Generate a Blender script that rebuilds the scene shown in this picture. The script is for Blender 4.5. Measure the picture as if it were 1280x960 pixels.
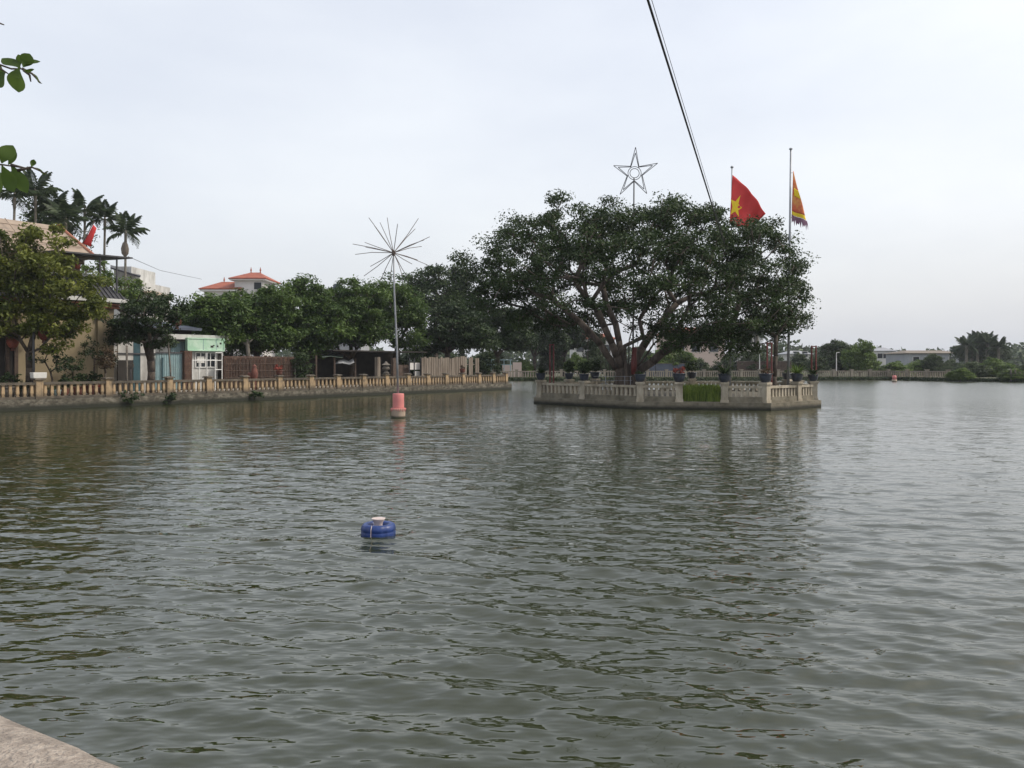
import bpy, math, random
import numpy as np
from mathutils import Vector
R = math.radians
random.seed(7); np.random.seed(7)
for o in list(bpy.data.objects): bpy.data.objects.remove(o)
sc = bpy.context.scene
COL = sc.collection

# ------------------------------------------------------------------ camera
H, F, YH = 2.3, 960.0, 456.0            # eye height over water, focal length and horizon row of the photograph
cam_d = bpy.data.cameras.new('camera'); cam = bpy.data.objects.new('camera', cam_d); COL.objects.link(cam)
cam.location = (0, 0, H); cam.rotation_euler = (R(90), 0, 0)
cam_d.sensor_width = 36; cam_d.lens = 36*F/1280; cam_d.shift_y = -(480-YH)/1280
cam_d.clip_start = .05; cam_d.clip_end = 5000
sc.camera = cam
# ------------------------------------------------------------------ sky and sun
SUN_AZ, SUN_EL = 90, 48                # azimuth clockwise from +Y
w = bpy.data.worlds.new('World'); sc.world = w; w.use_nodes = True
nt = w.node_tree; nt.nodes.clear()
sky = nt.nodes.new('ShaderNodeTexSky'); sky.sky_type = 'NISHITA'; sky.sun_disc = False
sky.sun_elevation = R(SUN_EL); sky.sun_rotation = R(SUN_AZ); sky.air_density = 1.2; sky.dust_density = 7.0; sky.ozone_density = 1.5
tc = nt.nodes.new('ShaderNodeTexCoord')
mp = nt.nodes.new('ShaderNodeMapping'); mp.inputs['Scale'].default_value = (1, 1, 2.6)
no = nt.nodes.new('ShaderNodeTexNoise'); no.inputs['Scale'].default_value = 1.7; no.inputs['Detail'].default_value = 7; no.inputs['Roughness'].default_value = .52
rmp = nt.nodes.new('ShaderNodeValToRGB')
rmp.color_ramp.elements[0].position = .32; rmp.color_ramp.elements[0].color = (5.65, 5.9, 6.5, 1)
rmp.color_ramp.elements[1].position = .72; rmp.color_ramp.elements[1].color = (7.4, 7.55, 7.75, 1)
mx = nt.nodes.new('ShaderNodeMixRGB'); mx.inputs['Fac'].default_value = .62
bg = nt.nodes.new('ShaderNodeBackground'); bg.inputs['Strength'].default_value = .145
out = nt.nodes.new('ShaderNodeOutputWorld')
L = nt.links.new
L(tc.outputs['Generated'], mp.inputs['Vector']); L(mp.outputs[0], no.inputs['Vector']); L(no.outputs['Fac'], rmp.inputs[0])
L(sky.outputs[0], mx.inputs[1]); L(rmp.outputs[0], mx.inputs[2]); L(mx.outputs[0], bg.inputs['Color']); L(bg.outputs[0], out.inputs[0])
sd = bpy.data.lights.new('sun', 'SUN'); sd.energy = 2.1; sd.angle = R(6); sd.color = (1, .93, .82)
so = bpy.data.objects.new('sun', sd); COL.objects.link(so)
S = Vector((math.sin(R(SUN_AZ))*math.cos(R(SUN_EL)), math.cos(R(SUN_AZ))*math.cos(R(SUN_EL)), math.sin(R(SUN_EL))))
so.rotation_euler = (-S).to_track_quat('-Z', 'Y').to_euler(); so.location = (40, -20, 60)
vs = sc.view_settings; vs.view_transform = 'Standard'; vs.look = 'None'; vs.exposure = .22; vs.gamma = 1; vs.use_curve_mapping = False

# ------------------------------------------------------------------ helpers
def P(px, py, d): return Vector(((px-640)/F*d, d, H-(py-YH)/F*d))
def PX(px, d): return (px-640)/F*d
def PZ(py, d): return H-(py-YH)/F*d
WL = {}
def link(o, parent=None, world=(0, 0, 0)):
    COL.objects.link(o)
    if parent is not None: o.parent = parent
    WL[o.name] = Vector(world)
    return o
def tag(o, label=None, cat=None, group=None, kind=None):
    if label: o['label'] = label
    if cat: o['category'] = cat
    if group: o['group'] = group
    if kind: o['kind'] = kind
    return o
def thing(name, label, cat, loc=(0, 0, 0), group=None, rz=0):
    o = bpy.data.objects.new(name, None); o.empty_display_size = .2
    o.location = loc; o.rotation_euler = (0, 0, rz); link(o, None, loc)
    return tag(o, label, cat, group)
def copy_tree(o, parent=None):
    c = o.copy(); COL.objects.link(c); c.parent = parent; WL[c.name] = WL[o.name].copy()
    for ch in list(o.children): copy_tree(ch, c)
    return c
def np_mesh(name, V, faces_n, idx, mat, rnd=None, smooth=False):
    """V (n,3); idx flat loop indices; faces_n verts per face"""
    me = bpy.data.meshes.new(name)
    V = np.asarray(V, dtype=np.float32); idx = np.asarray(idx, dtype=np.int32).ravel(); nf = len(idx)//faces_n
    me.vertices.add(len(V)); me.vertices.foreach_set('co', V.ravel())
    me.loops.add(len(idx)); me.loops.foreach_set('vertex_index', idx)
    me.polygons.add(nf); me.polygons.foreach_set('loop_start', np.arange(nf, dtype=np.int32)*faces_n)
    me.polygons.foreach_set('loop_total', np.full(nf, faces_n, dtype=np.int32))
    if smooth: me.polygons.foreach_set('use_smooth', np.ones(nf, dtype=bool))
    if rnd is not None:
        a = me.attributes.new('rnd', 'FLOAT', 'POINT'); a.data.foreach_set('value', np.asarray(rnd, dtype=np.float32))
    me.update(calc_edges=True); me.materials.append(mat)
    return me

class MB:
    def __init__(s): s.v = []; s.f = []
    def add(s, vs, fs):
        n = len(s.v); s.v += [tuple(x) for x in vs]; s.f += [tuple(i+n for i in f) for f in fs]; return s
    def box(s, cx, cy, z0, sx, sy, sz, rz=0, taper=1.0):
        c, q = math.cos(rz), math.sin(rz); vs = []
        for k, z in ((1, z0), (taper, z0+sz)):
            for a, b in ((-1, -1), (1, -1), (1, 1), (-1, 1)):
                x, y = a*sx/2*k, b*sy/2*k
                vs.append((cx+x*c-y*q, cy+x*q+y*c, z))
        return s.add(vs, [(3, 2, 1, 0), (4, 5, 6, 7), (0, 1, 5, 4), (1, 2, 6, 5), (2, 3, 7, 6), (3, 0, 4, 7)])
    def prism(s, poly, z0, z1):
        n = len(poly); vs = [(x, y, z0) for x, y in poly]+[(x, y, z1) for x, y in poly]
        fs = [tuple(range(n-1, -1, -1)), tuple(range(n, 2*n))]+[(i, (i+1) % n, n+(i+1) % n, n+i) for i in range(n)]
        return s.add(vs, fs)
    def lathe(s, prof, n=12, c=(0, 0, 0), ph=0, wob=0):
        vs = []; fs = []
        for r, z in prof:
            for i in range(n):
                a = 2*math.pi*i/n+ph; rr = r*(1+wob*math.sin(3*a))
                vs.append((c[0]+rr*math.cos(a), c[1]+rr*math.sin(a), c[2]+z))
        m = len(prof)
        for j in range(m-1):
            for i in range(n):
                fs.append((j*n+i, j*n+(i+1) % n, (j+1)*n+(i+1) % n, (j+1)*n+i))
        fs.append(tuple(range(n-1, -1, -1))); fs.append(tuple(range((m-1)*n, m*n)))
        return s.add(vs, fs)
    def tube(s, pts, rad, n=6, closed=False):
        pts = [Vector(p) for p in pts]; m = len(pts)
        if not hasattr(rad, '__len__'): rad = [rad]*m
        vs = []; fs = []; up = None
        for i, p in enumerate(pts):
            if closed: t = pts[(i+1) % m]-pts[i-1]
            else: t = pts[min(i+1, m-1)]-pts[max(i-1, 0)]
            if t.length < 1e-9: t = Vector((0, 0, 1))
            t.normalize()
            if up is None: up = Vector((0, 0, 1)) if abs(t.z) < .9 else Vector((1, 0, 0))
            a = t.cross(up)
            if a.length < 1e-4: a = t.cross(Vector((.3, 1, .2)))
            a.normalize(); b = a.cross(t); up = b
            for k in range(n):
                g = 2*math.pi*k/n; vs.append(p+(a*math.cos(g)+b*math.sin(g))*rad[i])
        for i in range(m if closed else m-1):
            for k in range(n):
                j = (i+1) % m
                fs.append((i*n+k, i*n+(k+1) % n, j*n+(k+1) % n, j*n+k))
        if not closed: fs += [tuple(range(n-1, -1, -1)), tuple(range((m-1)*n, m*n))]
        return s.add(vs, fs)
    def sheet(s, grid, th=None):
        """grid[i][j] of points -> quads (optionally thick along a vector)"""
        a = len(grid); b = len(grid[0]); vs = [p for r in grid for p in r]
        fs = [(i*b+j, i*b+j+1, (i+1)*b+j+1, (i+1)*b+j) for i in range(a-1) for j in range(b-1)]
        if th is None: return s.add(vs, fs)
        n = a*b; t = Vector(th); vs2 = vs+[Vector(p)+t for p in vs]
        fs2 = fs+[tuple(n+q for q in reversed(f)) for f in fs]
        rim = [j for j in range(b)]+[i*b+b-1 for i in range(1, a)]+[(a-1)*b+j for j in range(b-2, -1, -1)]+[i*b for i in range(a-2, 0, -1)]
        for k in range(len(rim)):
            p, q = rim[k], rim[(k+1) % len(rim)]; fs2.append((q, p, p+n, q+n))
        return s.add(vs2, fs2)
    def build(s, name, mat, parent=None, smooth=False, org=None, bevel=0):
        o0 = WL[parent.name] if parent is not None else Vector(org if org else (0, 0, 0))
        me = bpy.data.meshes.new(name)
        me.from_pydata([(x-o0.x, y-o0.y, z-o0.z) for x, y, z in s.v], [], s.f); me.materials.append(mat)
        if smooth: me.shade_smooth()
        o = bpy.data.objects.new(name, me)
        if parent is None: o.location = o0
        link(o, parent, o0)
        if bevel:
            m = o.modifiers.new('bevel', 'BEVEL'); m.width = bevel; m.segments = 2; m.limit_method = 'ANGLE'
        return o

# ------------------------------------------------------------------ materials
MATS = {}
def mat(name, c1, c2=None, scale=2.0, rough=.85, bump=.15, bscale=14, metal=0, stain=None, sscale=.6, samt=.6, vstretch=1.0, zdirt=None):
    """two-tone noise colour, optional stain colour, optional bump; zdirt=(z, height, colour) grime line at the water"""
    m = bpy.data.materials.new(name); m.use_nodes = True; n = m.node_tree.nodes; l = m.node_tree.links.new
    b = n['Principled BSDF']; b.inputs['Roughness'].default_value = rough; b.inputs['Metallic'].default_value = metal
    geo = n.new('ShaderNodeNewGeometry')
    mp = n.new('ShaderNodeMapping'); mp.inputs['Scale'].default_value = (1, 1, vstretch); l(geo.outputs['Position'], mp.inputs['Vector'])
    a = n.new('ShaderNodeTexNoise'); a.inputs['Scale'].default_value = scale; a.inputs['Detail'].default_value = 8; a.inputs['Roughness'].default_value = .65
    l(mp.outputs[0], a.inputs['Vector'])
    r = n.new('ShaderNodeValToRGB'); c2 = c2 or tuple(x*.7 for x in c1)
    r.color_ramp.elements[0].position = .35; r.color_ramp.elements[0].color = (*c2, 1)
    r.color_ramp.elements[1].position = .65; r.color_ramp.elements[1].color = (*c1, 1)
    l(a.outputs['Fac'], r.inputs[0]); cur = r.outputs[0]
    if stain:
        q = n.new('ShaderNodeTexNoise'); q.inputs['Scale'].default_value = sscale; q.inputs['Detail'].default_value = 9; q.inputs['Roughness'].default_value = .7
        l(mp.outputs[0], q.inputs['Vector'])
        rr = n.new('ShaderNodeMapRange'); rr.inputs[1].default_value = .45; rr.inputs[2].default_value = .68; rr.inputs[4].default_value = samt
        l(q.outputs['Fac'], rr.inputs[0])
        mm = n.new('ShaderNodeMixRGB'); l(rr.outputs[0], mm.inputs[0]); l(cur, mm.inputs[1]); mm.inputs[2].default_value = (*stain, 1); cur = mm.outputs[0]
    if zdirt:
        sx = n.new('ShaderNodeSeparateXYZ'); l(geo.outputs['Position'], sx.inputs[0])
        ad = n.new('ShaderNodeMath'); ad.operation = 'MULTIPLY_ADD'; l(a.outputs['Fac'], ad.inputs[0]); ad.inputs[1].default_value = -zdirt[1]*1.2; l(sx.outputs[2], ad.inputs[2])
        rr = n.new('ShaderNodeMapRange'); rr.inputs[1].default_value = zdirt[0]+zdirt[1]*.5; rr.inputs[2].default_value = zdirt[0]-zdirt[1]*.5
        l(ad.outputs[0], rr.inputs[0])
        mm = n.new('ShaderNodeMixRGB'); l(rr.outputs[0], mm.inputs[0]); l(cur, mm.inputs[1]); mm.inputs[2].default_value = (*zdirt[2], 1); cur = mm.outputs[0]
    l(cur, b.inputs['Base Color'])
    if bump:
        c = n.new('ShaderNodeTexNoise'); c.inputs['Scale'].default_value = bscale; c.inputs['Detail'].default_value = 6; l(geo.outputs['Position'], c.inputs['Vector'])
        bb = n.new('ShaderNodeBump'); bb.inputs['Strength'].default_value = min(1, bump*3); bb.inputs['Distance'].default_value = .02
        l(c.outputs['Fac'], bb.inputs['Height']); l(bb.outputs[0], b.inputs['Normal'])
    MATS[name] = m
    return m
def leafmat(name, dark, light, trans=.25, rough=.55):
    m = bpy.data.materials.new(name); m.use_nodes = True; n = m.node_tree.nodes; l = m.node_tree.links.new
    b = n['Principled BSDF']; b.inputs['Roughness'].default_value = rough; b.inputs['Specular IOR Level'].default_value = .28
    at = n.new('ShaderNodeAttribute'); at.attribute_name = 'rnd'
    r = n.new('ShaderNodeValToRGB'); r.color_ramp.elements[0].color = (*dark, 1); r.color_ramp.elements[1].color = (*light, 1)
    r.color_ramp.elements[0].position = .1; r.color_ramp.elements[1].position = .95
    l(at.outputs['Fac'], r.inputs[0]); l(r.outputs[0], b.inputs['Base Color'])
    t = n.new('ShaderNodeBsdfTranslucent'); l(r.outputs[0], t.inputs[0])
    mx = n.new('ShaderNodeMixShader'); mx.inputs[0].default_value = trans
    l(b.outputs[0], mx.inputs[1]); l(t.outputs[0], mx.inputs[2]); l(mx.outputs[0], n['Material Output'].inputs[0])
    return m

M_ochre = mat('ochre_plaster', (.50, .36, .21), (.33, .235, .135), 2.6, .85, .15, stain=(.065, .055, .04), sscale=2.6, samt=.9, vstretch=.45, zdirt=(.60, .30, (.085, .068, .048)))
M_railgrey = mat('weathered_rail', (.15, .125, .092), (.07, .058, .045), 2.5, .9, .2, stain=(.035, .032, .027), sscale=1.1, samt=.8)
M_bank = mat('mossy_bank_wall', (.105, .092, .068), (.028, .026, .019), 4.5, .9, .9, 7, stain=(.26, .24, .19), sscale=2.6, samt=.75, vstretch=1.8, zdirt=(.12, .2, (.02, .022, .014)))
M_isle = mat('island_plaster', (.47, .42, .33), (.33, .285, .21), 2.5, .85, .15, stain=(.10, .085, .06), sscale=1.2, samt=.75, vstretch=.5)
M_isledirt = mat('island_plinth', (.20, .175, .125), (.09, .08, .055), 2.0, .9, .4, 8, stain=(.30, .27, .21), sscale=1.3, samt=.5, zdirt=(.04, .18, (.018, .018, .012)))
M_ground = mat('ground_earth', (.15, .13, .095), (.08, .075, .05), .5, .95, .3, 5)
M_field = mat('far_field', (.09, .10, .045), (.06, .065, .035), .05, .95, .0)
M_pave = mat('paving', (.27, .24, .20), (.18, .165, .14), 1.2, .9, .2)
M_cement = mat('coping_cement', (.44, .38, .32), (.24, .20, .165), 38, .92, .8, 90, stain=(.10, .085, .072), sscale=9, samt=.8)
M_bark = mat('bark', (.10, .078, .058), (.045, .036, .028), 5, .9, .5, 20)
M_banyanbark = mat('banyan_bark', (.15, .118, .095), (.06, .047, .038), 4, .9, .5, 14, vstretch=.3)
M_palmtrunk = mat('palm_trunk', (.20, .18, .15), (.11, .10, .08), 5, .9, .2)
M_steel = mat('grey_steel', (.30, .31, .33), (.22, .23, .24), 3, .5, 0, metal=.3)
M_darksteel = mat('dark_steel', (.06, .06, .065), (.04, .04, .045), 3, .6, 0)
M_rust = mat('rusty_wire', (.12, .09, .07), (.07, .05, .045), 6, .8, 0)
M_redpost = mat('red_paint', (.17, .035, .03), (.10, .022, .02), 4, .6, .05)
M_pink = mat('pink_paint', (.62, .22, .20), (.53, .17, .16), 3, .7, .1, stain=(.33, .12, .11), sscale=3, samt=.5)
M_floatcem = mat('float_cement', (.48, .38, .29), (.33, .25, .19), 4, .9, .3, stain=(.13, .10, .075), sscale=2, samt=.7, zdirt=(.03, .07, (.05, .05, .03)))
M_blue = mat('blue_plastic', (.014, .045, .20), (.009, .028, .12), 8, .4, .03)
M_dish = mat('pale_plastic', (.55, .47, .44), (.42, .35, .33), 12, .6, .05)
M_pot = mat('glazed_pot', (.045, .055, .078), (.028, .032, .042), 6, .35, .05)
M_terra = mat('terracotta', (.17, .06, .04), (.10, .036, .027), 5, .8, .15)
M_stone = mat('grey_stone', (.17, .15, .125), (.08, .07, .06), 5, .9, .3)
M_yellow = mat('yellow_wall', (.27, .22, .135), (.235, .19, .118), .8, .9, .05, stain=(.17, .14, .095), sscale=.7, samt=.6, vstretch=.3)
M_white = mat('white_wall', (.55, .55, .53), (.45, .45, .43), 1.2, .9, .08, stain=(.15, .14, .12), sscale=.9, samt=.7, vstretch=.4)
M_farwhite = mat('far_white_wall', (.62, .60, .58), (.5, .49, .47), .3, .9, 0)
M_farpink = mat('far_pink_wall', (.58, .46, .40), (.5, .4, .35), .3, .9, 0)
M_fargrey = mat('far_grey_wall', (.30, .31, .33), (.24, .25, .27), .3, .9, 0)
M_rooftan = mat('tan_roof', (.34, .27, .21), (.24, .185, .14), 1.3, .9, .2)
M_roofred = mat('red_tile_roof', (.33, .095, .05), (.22, .062, .038), 1.5, .8, .2)
M_tiledark = mat('dark_tile', (.055, .055, .062), (.03, .03, .035), 4, .7, .15)
M_awning = mat('dark_sheet', (.05, .05, .052), (.03, .03, .032), 2, .6, 0)
M_trimred = mat('red_trim', (.36, .15, .09), (.25, .10, .06), 2, .8, .05)
M_paleblue = mat('pale_blue_sheet', (.25, .36, .38), (.20, .30, .32), 1.5, .55, 0, stain=(.16, .17, .15), sscale=1.2, samt=.5)
M_teal = mat('teal_curtain', (.035, .09, .11), (.02, .055, .07), 3, .8, .1)
M_sign = mat('pale_green_sign', (.36, .57, .41), (.31, .50, .36), 1.2, .6, 0, stain=(.62, .70, .62), sscale=1.6, samt=.6)
M_brick = mat('old_brick', (.115, .06, .042), (.06, .034, .027), 7, .95, .5, 18, stain=(.19, .14, .10), sscale=2.2, samt=.45)
M_stick = mat('dry_stick', (.095, .065, .048), (.05, .034, .026), 5, .9, .2)
M_plank = mat('grey_plank', (.20, .165, .13), (.11, .088, .068), 4, .9, .2, vstretch=.12, stain=(.28, .25, .21), sscale=2, samt=.4)
M_glassdark = mat('dark_glass', (.02, .025, .03), (.015, .018, .02), 2, .15, 0)
M_whitepaint = mat('white_paint', (.68, .68, .66), (.58, .58, .56), 3, .5, 0)
M_tarp = mat('grey_tarp', (.34, .35, .36), (.22, .23, .24), 2, .7, .05)
M_tarpgreen = mat('green_tarp', (.10, .14, .11), (.06, .085, .07), 2, .7, .05)
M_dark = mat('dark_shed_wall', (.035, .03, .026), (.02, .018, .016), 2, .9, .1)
M_blueroof = mat('blue_roof_sheet', (.07, .085, .12), (.05, .06, .085), 2, .5, 0)
M_flag = mat('red_flag', (.62, .045, .04), (.55, .035, .035), 2, .75, 0)
M_gold = mat('yellow_flag', (.82, .60, .02), (.75, .52, .015), 4, .75, 0)
M_orange = mat('orange_flag', (.66, .16, .06), (.56, .07, .06), 3, .75, 0, stain=(.75, .42, .10), sscale=1.6, samt=.8)
M_purple = mat('purple_fringe', (.26, .14, .20), (.18, .09, .14), 6, .8, 0)
M_lantern = mat('red_lantern', (.26, .06, .032), (.18, .04, .025), 6, .6, .05)
M_cable = mat('black_cable', (.035, .035, .04), (.025, .025, .028), 5, .6, 0)
M_styro = mat('white_foam', (.62, .61, .58), (.55, .54, .5), 4, .8, 0)
L_banyan = leafmat('banyan_leaf', (.017, .034, .010), (.054, .088, .024), .22)
L_longan = leafmat('longan_leaf', (.026, .056, .013), (.110, .172, .040), .32)
L_yellow = leafmat('yellowgreen_leaf', (.045, .066, .012), (.205, .225, .040), .34)
L_dark = leafmat('dark_leaf', (.016, .031, .011), (.046, .076, .022), .2)
L_mid = leafmat('mid_leaf', (.022, .042, .015), (.062, .098, .032), .25)
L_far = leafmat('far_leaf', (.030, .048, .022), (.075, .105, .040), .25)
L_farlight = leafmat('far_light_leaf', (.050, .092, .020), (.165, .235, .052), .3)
L_grass = leafmat('grass_blade', (.10, .16, .03), (.27, .35, .07), .4)
L_palm = leafmat('palm_leaf', (.020, .034, .014), (.052, .078, .030), .2)
L_almond = leafmat('almond_leaf', (.030, .062, .014), (.11, .17, .030), .5)
L_dry = leafmat('dry_leaf', (.06, .04, .025), (.13, .09, .05), .2)
L_redflower = leafmat('red_flower', (.20, .035, .025), (.38, .09, .06), .2)

# ------------------------------------------------------------------ foliage
def leaf_cards(pos, nrm, size, asp=.45, fold=.18, rs=None, rnd=None, droop=.25):
    n = len(pos); rs = rs or np.random
    ax = rs.normal(size=(n, 3)); ax[:, 2] -= droop
    ax -= nrm*np.sum(ax*nrm, 1, keepdims=True); ax /= np.linalg.norm(ax, axis=1, keepdims=True)+1e-9
    sd = np.cross(nrm, ax); sz = (size*(.65+.7*rs.random(n)))[:, None] if np.isscalar(size) else size[:, None]
    a = pos-ax*sz*.5; b = pos+ax*sz*.5
    l_ = pos+sd*sz*asp*.5+nrm*sz*fold*.5; r_ = pos-sd*sz*asp*.5+nrm*sz*fold*.5
    V = np.stack([a, r_, b, l_], 1).reshape(-1, 3); i = np.arange(n)*4
    T = np.stack([i, i+1, i+2, i, i+2, i+3], 1)
    rn = rs.random(n) if rnd is None else rnd
    return V, T, np.repeat(rn, 4)
def cluster(tips, per, spread, rs, up=.6, flat=.65, centre=None, keep_rand=.35):
    n = len(tips)*per
    base = np.repeat(tips, per, 0)
    g = rs.normal(size=(n, 3)); g /= np.linalg.norm(g, axis=1, keepdims=True)
    off = g*(rs.random((n, 1))**.5)*spread*(.6+.8*np.repeat(rs.random(len(tips)), per)[:, None]); off[:, 2] *= flat
    pos = base+off
    nr = rs.normal(size=(n, 3))*.55+g*.45; nr[:, 2] += up; nr /= np.linalg.norm(nr, axis=1, keepdims=True)+1e-9
    tone = np.repeat(rs.random(len(tips)), per)*(1-keep_rand)+rs.random(n)*keep_rand
    return pos, nr, tone
def grow(tips, chain, wl=.45, step=.8, rs=None, arch=.12, start=1):
    """join the tips to a trunk: each reaches for the cheapest existing node"""
    N = [np.array(c, float) for c in chain]; par = [-1]+list(range(len(chain)-1)); pl = [0.]
    for i in range(1, len(N)): pl.append(pl[-1]+np.linalg.norm(N[i]-N[i-1]))
    cap = 60000; A = np.zeros((cap, 3)); B = np.zeros(cap); k = len(N); A[:k] = N; B[:k] = pl; B[:start] += 1e3
    par = par+[0]*(cap-k); top = N[-1]
    for t in sorted(tips, key=lambda q: np.linalg.norm(q-top)):
        d = np.linalg.norm(A[:k]-t, axis=1); hi = np.maximum(0, A[:k, 2]-t[2])
        j = int(np.argmin(d+wl*B[:k]+hi*.5)); dist = d[j]; m = max(1, int(dist/step)); p0 = A[j].copy(); prev = j
        for q in range(1, m+1):
            f = q/m; p = p0+(t-p0)*f; p[2] += arch*dist*math.sin(math.pi*f)
            if q < m: p += rs.normal(size=3)*.06*step*1.4
            A[k] = p; par[k] = prev; B[k] = B[prev]+dist/m; prev = k; k += 1
    return A[:k], par[:k]
def wood(A, par, r_trunk, e=2.3, r_tip=.012, nside=5, flare=1.5, zf=1.0):
    k = len(A); w_ = np.zeros(k); ch = np.zeros(k, int)
    for i in range(1, k): ch[par[i]] += 1
    w_[ch == 0] = 1.
    for i in range(k-1, 0, -1): w_[par[i]] += w_[i]
    r = (w_/w_[0])**(1/e)*r_trunk; r = np.maximum(r, r_tip)
    mb = MB()
    for i in range(1, k):
        p = par[i]; r0 = min(r[p], r[i]*1.13) if p > 0 else r[p]
        r1 = r[i]
        if A[p][2] < zf and p == 0: r0 *= flare
        mb.tube([A[p], A[i]], [r0, r1], nside if r1 > .03 else 4 if r1 > .018 else 3)
    return mb
def ell_tips(ells, n, rs, shell=.55, minz=None):
    vol = np.array([e[3]*e[4]*e[5] for e in ells])**.8; cnt = np.maximum(3, (vol/vol.sum()*n).astype(int)); out_ = []
    for e, c in zip(ells, cnt):
        g = rs.normal(size=(c, 3)); g /= np.linalg.norm(g, axis=1, keepdims=True)
        rr = shell+(1-shell)*rs.random((c, 1))**.7; rr *= 1+.10*rs.normal(size=(c, 1))
        g[:, 2] = np.where(g[:, 2] < -.5, g[:, 2]*.6, g[:, 2])
        out_.append(np.array(e[:3])+g*rr*np.array(e[3:6]))
    t = np.concatenate(out_)
    if minz is not None: t = t[t[:, 2] > minz]
    return t
def tree(name, label, cat, base, ells, ntips, per, lsize, lmat, trunk_r, fork, seed, spread=.6, group=None, bark=None, wl=.45, shell=.55, step=.8, lean=(0, 0), asp=.45, up=.6, minz=None):
    rs = np.random.RandomState(seed); t = thing(name, label, cat, base, group)
    tips = ell_tips(ells, ntips, rs, shell, minz)
    chain = [(0, 0, -.05)]+[(lean[0]*f+rs.normal()*.04, lean[1]*f+rs.normal()*.04, fork*f) for f in (.33, .66, 1)]
    A, par = grow(tips, chain, wl, step, rs, start=3)
    mb = wood(A, par, trunk_r); mb.v = [(x+base[0], y+base[1], z+base[2]) for x, y, z in mb.v]
    mb.build('trunk', bark or M_bark, t, True)
    pos, nr, tone = cluster(tips, per, spread, rs, up)
    V, T, rn = leaf_cards(pos, nr, lsize, asp, rs=rs, rnd=tone)
    link(bpy.data.objects.new('crown', np_mesh('crown', V, 3, T, lmat, rn)), t, base)
    return t
def bush_mesh(ells, n, lsize, lmat, seed, up=.5, asp=.45, shell=.3):
    rs = np.random.RandomState(seed); tips = ell_tips(ells, max(6, n//14), rs, shell)
    sp = .35*min(min(e[3:6]) for e in ells)+.05
    pos, nr, tone = cluster(tips, 14, sp, rs, up)
    V, T, rn = leaf_cards(pos, nr, lsize, asp, rs=rs, rnd=tone)
    return np_mesh('foliage', V, 3, T, lmat, rn)

# ------------------------------------------------------------------ left bank frame
OX, OY, UX, UY, NX, NY = -25.0, 38.0, .592, .806, -.806, .592
ANG = math.atan2(UY, UX); S_END = 42.2
def bp(s, t): return (OX+s*UX+t*NX, OY+s*UY+t*NY)
def s_of(px, t):
    k = (px-640)/F; return (k*(OY+t*NY)-OX-t*NX)/(UX-k*UY)
def bpx(px, t): return bp(s_of(px, t), t)
def zb(px, py, t): return PZ(py, bpx(px, t)[1])
GZ = .62

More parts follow.
